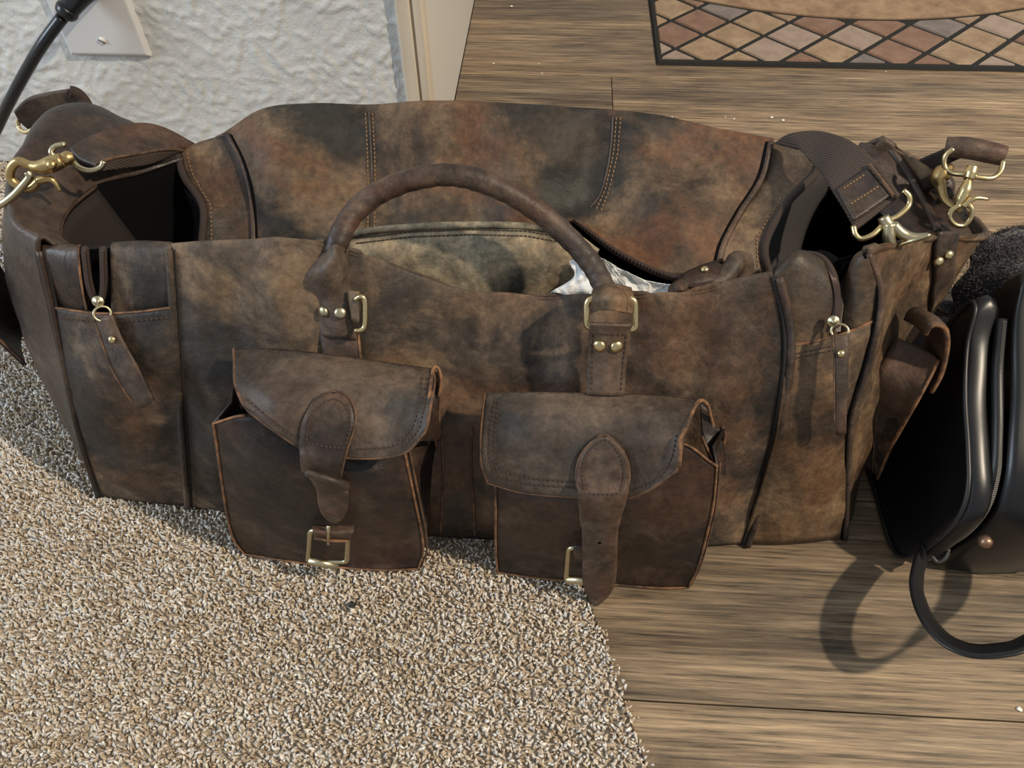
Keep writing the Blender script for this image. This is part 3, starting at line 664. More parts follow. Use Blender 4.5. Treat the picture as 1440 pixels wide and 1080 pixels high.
# zipper hem of the lid
hemp = [(806,306),(840,332),(868,352),(900,370),(935,382),(975,384),(1008,383)]
hp = cr([S(806,306,.572), S(868,352,.546), S(935,384,.525), S(975,387,.522), S(1008,384,.528)], 60)
zt_ = Mesh().tube(hp+np.array([0, -.002, -.001]), np.interp(np.arange(60), [0, 14, 59], [.0012, .0032, .0040]), 8).build('zip_tape', M['zip_tape'], bag)
zm = Mesh()
for k in range(60): zm.add(box_vf(hp[k]+np.array([0, -.0045, .001]), (.0007, 0, 0), (0, .0018, 0), (0, 0, .0016)))
zo = zm.build('zip_teeth', M['zip_teeth'], zt_, smooth=False); zo['kind'] = 'stuff'
# lid ends beyond the piping
le = [[S(252,212,.648), S(262,248,.620), S(288,288,.585), S(288,330,.560), S(282,365,.540)],
      [S(285,198,.656), S(302,240,.630), S(322,285,.597), S(326,330,.567), S(320,368,.543)],
      [S(319,189,.660), S(338,225,.637), S(352,275,.606), S(357,320,.576), S(351,372,.546)]]
lle = sheet('lid_end', [[le[j][i] for j in range(3)] for i in range(5)], 30, 24, M['leather'], bag, wr=[(.004, 16, 2)])
tube('zip_tape', [p+np.array([-.002, -.001, 0]) for p in le[0]], .0036, M['zip_tape'], bag, n=40)
stitches('stitching', lle, [(262,214),(272,248),(296,288),(298,345)], bag, M['thread_light'], step=6, length=3.4)
re_ = [[S(1088,200,.660), S(1074,252,.630), S(1043,300,.590), S(1020,345,.555), S(1010,386,.530)],
       [S(1118,200,.660), S(1110,243,.632), S(1074,294,.592), S(1048,345,.557), S(1044,386,.535)],
       [S(1143,215,.656), S(1146,240,.634), S(1104,284,.592), S(1074,340,.560), S(1079,386,.538)]]
lre = sheet('lid_end', [[re_[j][i] for j in range(3)] for i in range(5)], 30, 24, M['leather_warm'], bag, wr=[(.003, 16, 2)])
tube('zip_tape', [p+np.array([.001, -.002, 0]) for p in re_[2]], .0040, M['zip_tape'], bag, n=40)
stitches('stitching', lre, [(1100,278),(1064,336),(1066,376)], bag, M['thread_light'], step=6, length=3.4)
# grey lining showing behind the right lid end
sheet('lining', [[S(1146,236,.640), S(1190,240,.66)], [S(1106,282,.598), S(1150,290,.64)], [S(1078,340,.566), S(1128,345,.62)], [S(1080,392,.545), S(1125,395,.60)]], 14, 10, M['lining_grey'], bag, thick=.001)
sheet('lining', [[S(255,262,.63), S(240,290,.65)], [S(282,292,.60), S(262,320,.64)], [S(286,340,.57), S(270,350,.60)]], 14, 10, M['lining_grey'], bag, thick=.001)
# inner lining of the back and of the front
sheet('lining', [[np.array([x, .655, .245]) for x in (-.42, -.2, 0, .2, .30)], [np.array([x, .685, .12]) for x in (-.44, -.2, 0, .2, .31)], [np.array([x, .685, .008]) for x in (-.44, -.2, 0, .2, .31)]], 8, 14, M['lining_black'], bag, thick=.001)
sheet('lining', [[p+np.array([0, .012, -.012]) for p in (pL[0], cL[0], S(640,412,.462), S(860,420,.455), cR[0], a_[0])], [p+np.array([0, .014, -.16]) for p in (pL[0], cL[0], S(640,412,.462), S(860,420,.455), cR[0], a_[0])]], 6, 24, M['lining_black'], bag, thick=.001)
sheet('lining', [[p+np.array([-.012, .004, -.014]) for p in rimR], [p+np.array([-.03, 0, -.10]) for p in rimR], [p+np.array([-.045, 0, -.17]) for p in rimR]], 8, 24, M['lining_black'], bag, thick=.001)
# rear corner of the right end seen from inside, with its piping
rc = [[S(1210,200,.690), S(1250,204,.690), S(1292,235,.670), S(1340,284,.634), S(1376,330,.590)], [S(1200,215,.672), S(1236,232,.662), S(1272,268,.642), S(1310,310,.605), S(1335,338,.575)], [S(1190,250,.640), S(1215,275,.630), S(1245,305,.610), S(1275,335,.578), S(1290,352,.556)]]
rcs = sheet('end_gusset', rc, 20, 40, M['leather_end'], bag, wr=[(.003, 20, 2)])
edge_line('piping', rcs, [(1250,208),(1280,250),(1305,295),(1318,325)], .0040, bag, M['piping'])

# --- inner suede panel standing behind the front rim
ip = [[S(428,352,.515), S(500,326,.522), S(580,317,.526), S(660,314,.528), S(740,316,.528), S(800,326,.526), S(840,352,.520)],
      [S(432,385,.505), S(500,365,.508), S(580,362,.508), S(660,362,.508), S(740,362,.508), S(800,368,.508), S(842,385,.506)],
      [S(440,440,.494), S(500,432,.494), S(580,438,.494), S(660,440,.495), S(740,440,.498), S(800,440,.499), S(845,440,.499)]]
inn = sheet('inner_panel', ip, 36, 70, M['suede_lining'], bag, thick=.003, wr=[(.006, 14, 6), (.003, 30, 2)])
tube('hem', inn.g[0]+np.array([0, -.001, -.001]), .0032, M['suede_lining'], inn.o)
stitches('stitching', inn, [(500,335),(580,326),(660,323),(740,325),(790,333)], inn.o, M['thread'], step=6, length=4)
stitches('stitching', inn, [(500,342),(580,333),(660,330),(740,332),(790,341)], inn.o, M['thread'], step=6, length=4)

# --- zips with sliders and leather pulls
def zip_side(pts, parent, d=(0, -.003, .001), nT=34, r=.0034):
    pts = np.array(pts); p = cr(pts, nT); t_ = tube('zip_tape', p, r, M['zip_tape'], parent)
    z = Mesh(); tt = np.gradient(p, axis=0); tt /= np.linalg.norm(tt, axis=1, keepdims=True)
    for k in range(nT): z.add(box_vf(p[k]+np.array(d), tt[k]*.0009, (.0019, 0, 0), (0, .0014, .0006)))
    o = z.build('zip_teeth', M['zip_teeth'], t_, smooth=False); o['kind'] = 'stuff'
zip_side([S(121,349,.460), S(121,355,.457), S(126,395,.446), S(135,420,.439)], bag, r=.0024)
zip_side([S(146,349,.458), S(146,355,.455), S(147,395,.444), S(144,420,.438)], bag, r=.0024)
sheet('lining', [[S(105,345,.49), S(165,345,.49)], [S(105,395,.465), S(165,395,.465)], [S(115,450,.452), S(165,450,.452)]], 6, 6, M['lining_brown'], bag, thick=.001)
zip_side([S(1095,375,.500), S(1125,360,.496), S(1152,362,.486), S(1170,385,.470), S(1176,420,.458), S(1174,455,.446)], bag, nT=60)
zip_side([S(1190,388,.486), S(1183,410,.472), S(1179,440,.456), S(1177,460,.446)], bag)
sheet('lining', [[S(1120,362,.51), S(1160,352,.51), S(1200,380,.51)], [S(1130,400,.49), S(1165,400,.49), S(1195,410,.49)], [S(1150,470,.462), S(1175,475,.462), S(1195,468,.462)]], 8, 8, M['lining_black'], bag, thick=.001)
def puller(sx, sy, Y, ring, tab, rv, mat):
    vd = CAM-S(sx, sy, Y); vd /= np.linalg.norm(vd); ax_, ay_, _ = axes(vd)
    o = Mesh().add(lathe_vf(S(sx, sy, Y), vd*.6+np.array([0, -.5, .2]), [(.0046, -.002), (.0048, .0002), (.0042, .0008), (.0020, .0010), (.0018, .0024), (.0008, .0028)], 16)).build('zip_slider', M['brass_antique'], bag)
    c_ = S(ring[0], ring[1], Y-.006); th = np.linspace(0, 2*math.pi, 24, endpoint=False)
    tube('pull_ring', [c_+.0064*math.cos(a)*ax_+.0058*math.sin(a)*ay_ for a in th], .0011, M['brass_antique'], o, closed=True)
    g = [[S(*l), (S(*l)+S(*r_))/2+np.array([0, -.0012, 0]), S(*r_)] for l, r_ in tab]
    s = sheet('pull_tab', g, 20, 6, mat, o, thick=.0025)
    tube('raw_trim', s.g[:, 0], .0008, M['raw_edge_dark'], o, seg=5)
    rivet(s, *rv, .0032, o)
puller(138, 424, .433, (144,441), [((132,448,.424),(157,443,.424)), ((142,478,.414),(170,474,.414)), ((160,525,.399),(192,515,.399)), ((193,577,.384),(216,564,.384))], (159,477), M['leather_strap'])
puller(1172, 452, .440, (1181,466), [((1171,470,.430),(1194,468,.430)), ((1173,500,.418),(1194,498,.418)), ((1173,550,.402),(1192,550,.402)), ((1174,612,.388),(1190,610,.388))], (1182,497), M['leather_strap'])

# --- front handle: padded tube, two mounts
hpts = [S(462,398,.444), S(469,368,.448), S(476,338,.456), S(497,300,.475), S(535,270,.490), S(590,250,.497), S(645,247,.498), S(700,264,.497), S(755,296,.492), S(800,335,.482), S(832,372,.468), S(850,405,.452), S(857,425,.442)]
hq = cr(hpts, 150)
rad = np.array([.0088+.0006*nz(p, 70, 2)+.00025*math.sin(k*1.3+5*nz(p, 20, 4)) for k, p in enumerate(hq)])
hd = tube('handle', hq, rad, M['leather_strap'], bag, seg=18)
sd = [(436,350),(432,390),(430,440),(448,470)]
hm = [[S(452,356,.456), S(470,344,.441), S(492,352,.454)], [S(442,372,.450), S(466,364,.434), S(490,372,.446)], [S(425,390,.444), S(459,386,.430), S(488,396,.440)], [S(429,416,.437), S(460,418,.430), S(489,420,.432)], [S(440,440,.430), S(466,441,.424), S(493,442,.426)], [S(453,474,.420), S(478,477,.416), S(502,479,.418)]]
hms = sheet('handle_mount', hm, 30, 20, M['leather_flap'], bag, thick=.003, wr=[(.004, 40, 4)])
rivet(hms, 456, 438, .0050, hms.o, M['brass_antique']); rivet(hms, 479, 440, .0050, hms.o, M['brass_antique'])
def rect_ring(name, pix, r, mat, parent, n=60):
    p = [np.asarray(S(*q)) for q in pix]; out = []
    for k in range(4):
        a, b, c_ = p[k-1], p[k], p[(k+1) % 4]
        u, v_ = (a-b)/np.linalg.norm(a-b), (c_-b)/np.linalg.norm(c_-b); q_ = .0045
        for t_ in np.linspace(0, 1, 5): out.append(b+u*q_*(1-t_)**2+v_*q_*t_**2)
    return tube(name, out, r, mat, parent, closed=True)
ringpath0 = [S(*p) for p in ((500,421,.424),(507,417,.424),(513,422,.423),(514,440,.418),(513,458,.413),(508,464,.411),(500,465,.411))]
tube('handle_ring', ringpath0, .0021, M['brass'], bag, n=40)
sheet('ring_keeper', [[S(490,408,.432), S(504,410,.430)], [S(492,430,.424), S(507,434,.421)], [S(494,450,.418), S(505,455,.415)]], 10, 5, M['leather_warm'], bag, thick=.003)
lstrap = sheet('handle_strap', [[S(448,462,.424), S(504,470,.422)], [S(452,484,.416), S(506,490,.414)], [S(456,506,.408), S(508,511,.408)]], 8, 8, M['leather_strap'], bag, thick=.003)
tube('raw_trim', lstrap.g[:, -1], .0011, M['raw_edge'], bag, seg=6)
# right mount: leather wraps the ring, a stitched strap runs down behind the pocket
w_ = [[S(834,404,.448), S(860,398,.444), S(888,404,.448)], [S(831,418,.428), S(860,414,.420), S(892,420,.428)], [S(836,436,.420), S(862,437,.413), S(890,441,.420)]]
hw = sheet('handle_mount', w_, 20, 16, M['leather_warm'], bag, thick=.004, wr=[(.001, 50, 3)])
stitches('stitching', hw, [(880,412),(883,425),(882,440)], hw.o, M['thread_light'], step=5, length=3)
rect_ring('handle_ring', [(826,420,.428),(893,420,.428),(894,464,.416),(824,460,.416)], .0026, M['brass'], bag)
rs = [[S(829,456,.412), S(857,457,.409), S(888,458,.412)], [S(828,475,.411), S(856,476,.408), S(886,476,.411)], [S(826,515,.402), S(853,515,.399), S(881,515,.402)], [S(825,556,.388), S(852,557,.386), S(878,557,.388)]]
rst = sheet('handle_strap', rs, 24, 10, M['leather_strap'], bag, thick=.003)
rivet(rst, 843, 486, .0052, rst.o); rivet(rst, 867, 487, .0052, rst.o)
stitches('stitching', rst, [(832,468),(831,510),(830,550)], rst.o, M['thread']); stitches('stitching', rst, [(881,470),(876,515),(873,550)], rst.o, M['thread'])
stitches('stitching', rst, [(832,468),(857,470),(881,470)], rst.o, M['thread'])
# rear handle lying inside with its riveted tab
rh = [[S(952,400,.500), S(968,402,.494), S(990,404,.49)], [S(962,384,.512), S(980,388,.506), S(1004,394,.50)], [S(982,374,.520), S(1000,378,.514), S(1016,386,.508)], [S(1005,366,.528), S(1015,372,.52), S(1024,382,.514)]]
rht = sheet('rear_handle_tab', rh, 20, 10, M['leather_dark'], bag, thick=.004)
rivet(rht, 991, 380, .0038, rht.o)
tube('rear_handle', [S(950,412,.492), S(962,404,.500), S(985,398,.503), S(1012,396,.508), S(1030,376,.520), S(1036,366,.528), S(1046,372,.530), S(1042,400,.52)], .0085, M['leather_strap'], bag, seg=14, n=50)

# --- pockets
def pocket(body, flapc, gus_r, gus_back, strap, topn, flapst, name, seedw):
    pk = sheet('pocket', body, 30, 40, M['leather_dark'], bag, thick=.003, wr=[(.004, 18, seedw), (.0015, 45, seedw+2)])
    g = pk.g
    # gussets, left and right, and the base
    for j, dx in ((0, .004), (-1, gus_r)):
        fr = g[:, j]; bk_ = fr+np.array([dx, .0, 0]); bk_[:, 1] = gus_back; md = (fr+bk_)/2+np.array([-.006 if j else .006, 0, 0])
        mk('gusset', np.vstack([fr, md, bk_]), [[k, k+1, 30+k+1, 30+k] for k in range(29)]+[[30+k, 30+k+1, 60+k+1, 60+k] for k in range(29)], M['leather_dark'], pk.o, thick=.002, off=0)
        if j: tube('raw_trim', bk_+np.array([.001, -.004, 0]), .0011, M['raw_edge'], pk.o, seg=6); tube('raw_trim', fr+np.array([.003, .003, 0]), .0010, M['raw_edge_dark'], pk.o, seg=6)
    fr = g[-1]; bk_ = fr.copy(); bk_[:, 1] = gus_back; bk_[:, 2] = .003; n_ = len(fr)
    mk('base', np.vstack([fr, bk_]), [[k, k+1, n_+k+1, n_+k] for k in range(n_-1)], M['leather_dark'], pk.o, thick=.002)
    ring = np.vstack([g[0, topn[0]::-1], g[:, 0][1:], g[-1, 1:], g[::-1, -1][1:], g[0, ::-1][1:topn[1]]])
    tube('raw_trim', ring+np.array([0, -.0003, 0]), .0011, M['raw_edge'] , pk.o, seg=6)
    fp = sheet('pocket_flap', flapc, 36, 50, M['leather_flap'], bag, thick=.0032, wr=[(.003, 16, seedw+5), (.001, 45, seedw)])
    e = np.vstack([fp.g[:, 0], fp.g[-1, 1:], fp.g[::-1, -1][1:]])
    tube('raw_trim', e+np.array([0, .0006, -.0006]), .0012, M['raw_edge_dark'], fp.o, seg=6)
    for px in flapst: stitches('stitching', fp, px, fp.o, M['thread'], step=6.5, length=4.2)
    return pk, fp
LB = [[S(300,595,.352), S(350,584,.352), S(420,602,.352), S(500,622,.352), S(569,634,.352)],
      [S(308,650,.346), S(360,655,.334), S(440,665,.329), S(520,680,.331), S(581,692,.340)],
      [S(319,722,.343), S(370,735,.334), S(450,746,.331), S(530,754,.332), S(592,745,.338)],
      [S(328,758,.342), S(385,768,.336), S(460,782,.332), S(535,788,.331), S(595,776,.334)],
      [S(344,779), S(400,788), S(470,797), S(540,802), S(588,800)]]
LF = [[S(328,490,.404), S(385,490,.404), S(445,496,.404), S(510,504,.404), S(565,512,.405), S(608,518,.405)],
      [S(329,512,.386), S(385,522,.376), S(445,532,.372), S(510,542,.372), S(566,545,.376), S(611,536,.386)],
      [S(330,540,.366), S(383,560,.350), S(442,578,.345), S(508,590,.345), S(568,588,.350), S(607,562,.362)],
      [S(340,566,.350), S(385,592,.338), S(437,616,.332), S(506,626,.331), S(570,619,.335), S(602,592,.345)],
      [S(349,579,.346), S(390,609,.334), S(436,636,.326), S(505,645,.325), S(566,638,.328), S(597,609,.338)]]
pk1, fp1 = pocket(LB, LF, .012, .395, None, (9, 1), [[(566,628),(588,605),(597,570),(601,530)], [(562,621),(580,600),(589,570),(594,530)], [(500,632),(545,629),(566,622)], [(345,560),(390,598),(420,616)]], 'l', 1.0)
RB = [[S(697,668,.346), S(760,672,.350), S(850,668,.350), S(945,622,.352), S(1008,655,.348)],
      [S(697,715,.336), S(760,712,.330), S(850,712,.327), S(930,708,.329), S(1003,712,.334)],
      [S(697,760,.335), S(760,765,.330), S(850,768,.326), S(930,770,.325), S(990,768,.329)],
      [S(698,787,.336), S(760,794,.331), S(850,800,.327), S(925,806,.325), S(980,802,.326)],
      [S(700,805), S(760,813), S(850,820), S(920,826), S(968,826)]]
RF = [[S(682,553,.396), S(740,551,.393), S(800,552,.392), S(870,553,.392), S(932,556,.393), S(986,563,.394)],
      [S(679,580,.378), S(740,585,.368), S(800,587,.364), S(870,587,.363), S(930,582,.364), S(978,572,.372)],
      [S(676,615,.356), S(738,628,.347), S(800,633,.344), S(870,632,.343), S(928,620,.343), S(962,600,.350)],
      [S(677,652,.341), S(736,672,.334), S(800,678,.331), S(868,678,.330), S(922,662,.330), S(957,630,.335)],
      [S(686,679,.337), S(736,693,.329), S(800,699,.325), S(866,703,.323), S(908,692,.323), S(952,662,.326)]]
pk2, fp2 = pocket(RB, RF, .010, .385, None, (1, 10), [[(697,562),(690,600),(688,640),(697,668),(740,680),(810,686)], [(702,563),(697,602),(695,640),(706,662),(744,672),(810,678)], [(890,690),(925,675),(945,645),(952,610)]], 'r', 2.2)
# gusset folds of bag-side leather beside each pocket
for q in ([(612,566),(621,610),(623,680),(619,750)], [(664,600),(662,650),(666,710),(668,752)]): edge_line('seam', front, q, .0016, bag, M['raw_edge_dark'])
edge_line('seam', front, [(1016,600),(1008,680),(998,760)], .0015, bag, M['piping'])
tube('raw_trim', [S(955,655,.328), S(957,633,.334), S(956,618,.340), S(964,604,.348), S(972,583,.362), S(978,570,.378), S(986,563,.390), S(995,570,.392), S(999,585,.390), S(1003,600,.388)], .0016, M['raw_edge'], fp2.o, n=40)
sheet('gusset_fold', [[S(984,566,.400), S(1001,580,.394)], [S(986,600,.386), S(1004,600,.386)], [S(988,616,.378), S(1014,606,.384)], [S(1001,646,.360), S(1020,640,.376)], [S(1010,662,.352), S(1020,668,.372)]], 20, 8, M['leather_dark'], pk2.o, thick=.002)
tube('raw_trim', [S(987,614,.376), S(993,628,.368), S(1002,646,.358), S(1008,655,.349)], .0013, M['raw_edge'], pk2.o, n=20)
tube('raw_trim', [S(602,575,.358), S(604,555,.368), S(606,539,.382), S(609,520,.400), S(614,516,.404), S(618,522,.402), S(620,538,.394), S(617,558,.388)], .0014, M['raw_edge'], fp1.o, n=36)
sheet('gusset_fold', [[S(608,522,.408), S(619,524,.404)], [S(604,550,.392), S(619,550,.392)], [S(598,580,.372), S(617,585,.384)], [S(590,620,.352), S(619,620,.380)]], 16, 8, M['leather_dark'], pk1.o, thick=.002)
def straprows(rows): return [[l, (l+r_)/2+np.array([0, -.0015, 0]), r_] for l, r_ in rows]
def pair(surf, l, r_, off): return (hit(surf, *l, off=off)[0], hit(surf, *r_, off=off)[0])
# left strap: stitched tab, keeper, tongue, buckle
o4 = .0045
sl = [pair(fp1, (466,555), (474,555), o4), pair(fp1, (446,564), (489,562), o4), pair(fp1, (430,586), (499,580), o4), pair(fp1, (425,606), (499,600), o4), pair(fp1, (424,625), (490,628), .005)]
sl += [(S(423,645,.3185), S(482,655,.3185)), (S(425,664,.318), S(477,678,.318))]
ls = sheet('strap', straprows(sl), 40, 12, M['leather_strap'], fp1.o, thick=.003)
tube('raw_trim', np.vstack([ls.g[:, 0][::-1], ls.g[:, -1]])+np.array([0, .0012, -.0005]), .0011, M['raw_edge_dark'], fp1.o, seg=5)
stitches('stitching', ls, [(432,620),(432,600),(440,580),(455,565),(470,560),(484,567),(493,585),(493,605),(486,625)], fp1.o, M['thread'], step=6, length=4)
stitches('stitching', ls, [(432,622),(460,628),(486,630)], fp1.o, M['thread'], step=6, length=4)
lk_ = [(S(432,668,.320), S(476,680,.320)), (S(440,680,.3205), S(489,684,.3205)), (S(445,690,.3205), S(490,690,.3205)), (S(447,708,.3205), S(490,706,.3205)), (S(453,724,.321), S(487,722,.321)), (S(464,735,.3215), S(477,735,.3215))]
lt = sheet('strap', straprows(lk_), 26, 10, M['leather_strap'], fp1.o, thick=.003)
tube('keeper', [S(430,664,.314), S(455,672,.312), S(482,680,.314), S(488,684,.322)], .003, M['leather_strap'], fp1.o, n=16)
def buckle(c, parent, prong, loopp, roll):
    b = rect_ring('buckle', c, .0023, M['brass_antique'], parent)
    tube('roller', roll, .0040, M['brass_antique'], b, seg=12)
    if prong: tube('prong', prong, .0015, M['brass_antique'], b)
    return b
buckle([(436,746,.323),(490,745,.323),(488,790,.318),(433,790,.318)], pk1.o, [S(462,740,.318), S(462,765,.318)], None, [S(434,788,.3165), S(476,796,.3165)])
sheet('buckle_loop', [[S(438,738,.326), S(498,738,.326)], [S(440,748,.317), S(496,750,.317)], [S(442,756,.319), S(492,760,.319)]], 10, 10, M['leather_strap'], pk1.o, thick=.003)
tube('raw_trim', [S(442,757,.318), S(465,760,.318), S(490,761,.318)], .0014, M['raw_edge'], pk1.o, n=12)
# right strap: one long tongue over flap and buckle
sr = [pair(fp2, (846,612), (854,612), o4), pair(fp2, (829,624), (870,624), o4), pair(fp2, (814,644), (884,646), o4), pair(fp2, (811,668), (886,672), .005), (S(815,700,.3165), S(879,704,.3165)),
      (S(818,740,.315), S(870,740,.315)), (S(819,785,.3135), S(868,784,.3135)), (S(819,818,.310), S(866,816,.310)), (S(825,838,.3075), S(858,836,.3075)), (S(835,852,.3045), S(843,852,.3045))]
for p in sr[-1]: p[2] = max(p[2], .003)
rsr = sheet('strap', straprows(sr), 60, 14, M['leather_strap'], fp2.o, thick=.003)
tube('raw_trim', np.vstack([rsr.g[:34, 0][::-1], rsr.g[:34, -1]])+np.array([0, .0012, -.0005]), .0011, M['raw_edge_dark'], fp2.o, seg=5)
stitches('stitching', rsr, [(822,690),(819,665),(823,640),(838,623),(850,617),(863,625),(877,648),(878,672),(872,692)], fp2.o, M['thread'], step=6, length=4)
stitches('stitching', rsr, [(822,694),(848,695),(872,694)], fp2.o, M['thread'], step=6, length=4)
hp_, hn_ = hit(rsr, 843, 763, .0002)
Mesh().add(lathe_vf(hp_, hn_, [(.0016, -.0005), (.0016, .0004)], 10)).build('hole', M['lining_black'], fp2.o)
buckle([(800,770,.321),(856,770,.321),(852,818,.314),(796,816,.314)], pk2.o, None, None, [S(796,815,.3135), S(850,817,.3135)])
sheet('buckle_loop', [[S(806,762,.325), S(860,762,.325)], [S(806,772,.318), S(858,772,.318)], [S(806,790,.320), S(856,790,.320)]], 10, 10, M['leather_strap'], pk2.o, thick=.003)

# --- shoulder strap ends, rings and snap hooks
ssr = [(S(1088,202,.652), S(1112,208,.640)), (S(1110,188,.648), S(1128,214,.622)), (S(1151,184,.635), S(1146,234,.600)), (S(1196,198,.605), S(1164,258,.570)), (S(1234,230,.575), S(1184,288,.545)), (S(1266,274,.545), S(1204,322,.520))]
sw = sheet('shoulder_strap', [[l, l+(r_-l)*.33, l+(r_-l)*.67, r_] for l, r_ in ssr], 44, 18, M['webbing'], bag, thick=.004)
pp = [[hit(sw, *p, off=.0025)[0] for p in row] for row in ([(1176,268),(1198,252),(1218,238)], [(1188,290),(1211,274),(1236,258)], [(1200,312),(1226,294),(1252,276)])]
spt = sheet('strap_patch', pp, 14, 14, M['leather_end'], sw.o, thick=.002)
for px in ([(1186,266),(1216,246)], [(1196,288),(1236,262)]): stitches('stitching', spt, px, sw.o, M['thread_light'], step=5, length=3.4)
edge_line('raw_trim', sw, [(1222,234),(1240,258),(1258,282)], .0016, sw.o, M['raw_edge_dark'], off=.003)
def ringpath(name, pix, r, mat, parent, n=40, closed=False): return tube(name, [S(*p) for p in pix], r, mat, parent, n=n, closed=closed, seg=10)
ringpath('strap_ring', [(1270,268,.540),(1278,276,.537),(1277,290,.532),(1262,304,.522),(1246,312,.515),(1229,329,.507),(1212,336,.505),(1203,330,.508),(1200,318,.514)], .0024, M['brass'], sw.o)
hk = Mesh().tube([S(1242,305,.516), S(1248,316,.512), S(1256,322,.508)], [.0045, .0055, .005], 12, n=12)
hk.tube([S(1250,314,.510), S(1250,330,.506), S(1252,348,.502)], [.004, .0052, .0045], 12, n=14)
hk.tube([S(1256,316,.510), S(1268,328,.506), S(1284,334,.502), S(1306,331,.500)], [.004, .0045, .004, .0022], 10, n=20)
hk.tube([S(1262,346,.503), S(1284,338,.498), S(1308,330,.498)], .0016, 8, n=12)
hk.build('snap_hook', M['brass_antique'], sw.o)
# far hook on the right end
pd = tube('strap_end', [S(1330,207,.652), S(1360,208,.645), S(1390,214,.640), S(1411,219,.636)], [.0095, .0098, .0096, .0090], M['leather_strap'], bag, n=24, seg=16)
sheet('strap_tape', [[S(1292,226,.668), S(1312,240,.660)], [S(1318,214,.660), S(1330,232,.652)], [S(1342,203,.652), S(1352,222,.646)]], 12, 6, M['zip_tape'], bag, thick=.003)
ringpath('strap_ring', [(1341,209,.636),(1329,220,.634),(1329,236,.628),(1340,244,.622),(1358,246,.616),(1380,250,.612),(1396,250,.612),(1407,241,.618),(1411,226,.626)], .0024, M['brass'], pd)
h2 = Mesh().tube([S(1368,234,.616), S(1365,243,.612), S(1362,252,.608)], [.0048, .0056, .0045], 12, n=12)
h2.tube([S(1362,252,.608), S(1358,266,.602), S(1350,282,.596), S(1347,290,.592)], [.003, .0056, .0050, .003], 12, n=18)
h2.tube([S(1350,288,.590), S(1338,296,.588), S(1335,306,.585), S(1343,316,.582), S(1355,317,.582), S(1364,308,.584), S(1367,296,.587), S(1363,288,.590)], .0024, 10, n=36)
h2.tube([S(1354,291,.590), S(1370,279,.592), S(1390,280,.592)], [.003, .0022, .0016], 8, n=14)
h2.build('snap_hook', M['brass'], pd)
rg = Mesh().tube([S(1338,234,.634), S(1326,243,.630), S(1320,252,.626), S(1323,263,.620), S(1328,280,.608), S(1340,291,.598), S(1352,297,.592)], [.004, .0085, .0075, .0045, .0034, .003, .002], 12, n=34)
rg.build('anchor_ring', M['brass_gold'], pd)
tube('anchor_loop', [S(1300,262,.655), S(1312,256,.645), S(1322,252,.636), S(1330,262,.63), S(1322,275,.626)], .008, M['leather_end'], bag, n=24, seg=12)

# left strap end: folded leather over webbing, ring, snap hook
sp_ = [[S(98,208,.575), S(129,190,.600), S(187,173,.640), S(229,178,.655), S(277,203,.662)], [S(112,222,.565), S(145,206,.590), S(190,196,.622), S(232,196,.640), S(272,208,.655)], [S(136,230,.556), S(160,222,.580), S(195,216,.605), S(236,210,.630), S(262,212,.650)]]
stl = sheet('shoulder_strap', sp_, 24, 40, M['leather_strap'], bag, thick=.004, wr=[(.003, 16, 3)])
tube('raw_trim', stl.g[-1], .0014, M['raw_edge_dark'], stl.o, seg=6)
sheet('strap_webbing', [[S(138,226,.562), S(180,222,.594), S(225,214,.622), S(258,213,.645)], [S(146,240,.560), S(180,236,.590), S(215,230,.612), S(246,217,.638)]], 8, 24, M['webbing'], stl.o, thick=.003)
ringpath('strap_ring', [(92,203,0.546),(78,206,0.544),(72,214,0.540),(80,222,0.538),(98,224,0.534),(112,236,0.530),(128,240,0.528),(142,235,0.530),(146,227,0.533)], .0023, M['brass_antique'], stl.o)
h3 = Mesh().tube([S(104,221,0.530), S(96,222,0.528), S(88,225,0.526)], [.004, .0058, .005], 12, n=12)
h3.tube([S(88,225,0.524), S(72,231,0.521), S(56,235,0.518), S(42,232,0.518), S(26,227,0.518), S(16,236,0.516), S(15,250,0.514), S(28,262,0.512), S(44,264,0.512), S(55,254,0.514)], [.0058, .0070, .0056, .0035, .0036, .0036, .0036, .0038, .0038, .0030], 12, n=60)
h3.tube([S(54,254,0.514), S(70,252,0.514), S(78,258,0.513), S(85,269,0.511)], [.0035, .003, .0022, .0014], 10, n=20)
h3.add(lathe_vf(S(71,231,0.515), (0, -.7, .7), [(.0042, -.002), (.004, .001), (.001, .002)], 12))
h3.build('snap_hook', M['brass_gold'], stl.o)
ringpath('anchor_ring', [(38,242,0.509),(42,248,0.508),(33,260,0.506),(20,274,0.504),(4,286,0.502),(-12,292,0.502),(-16,284,0.508)], .0030, M['brass_antique'], bag)
# leather loop standing up behind the left end
lpz = [[S(20,158,.690), S(28,172,.690), S(42,184,.690)], [S(38,140,.698), S(52,160,.698), S(66,178,.698)], [S(66,132,.702), S(82,152,.702), S(94,170,.702)], [S(98,127,.705), S(112,142,.705), S(124,158,.705)]]
sheet('anchor_loop', lpz, 20, 14, M['leather_strap'], bag, thick=.004, flip=True)
tube('anchor_loop', [S(98,128,.704), S(108,131,.706), S(118,141,.706), S(126,156,.70)], .006, M['zip_tape'], bag, n=16)
ringpath('anchor_ring', [(25,168,.694),(27,180,.690),(36,186,.684),(46,182,.682)], .0022, M['brass'], bag)

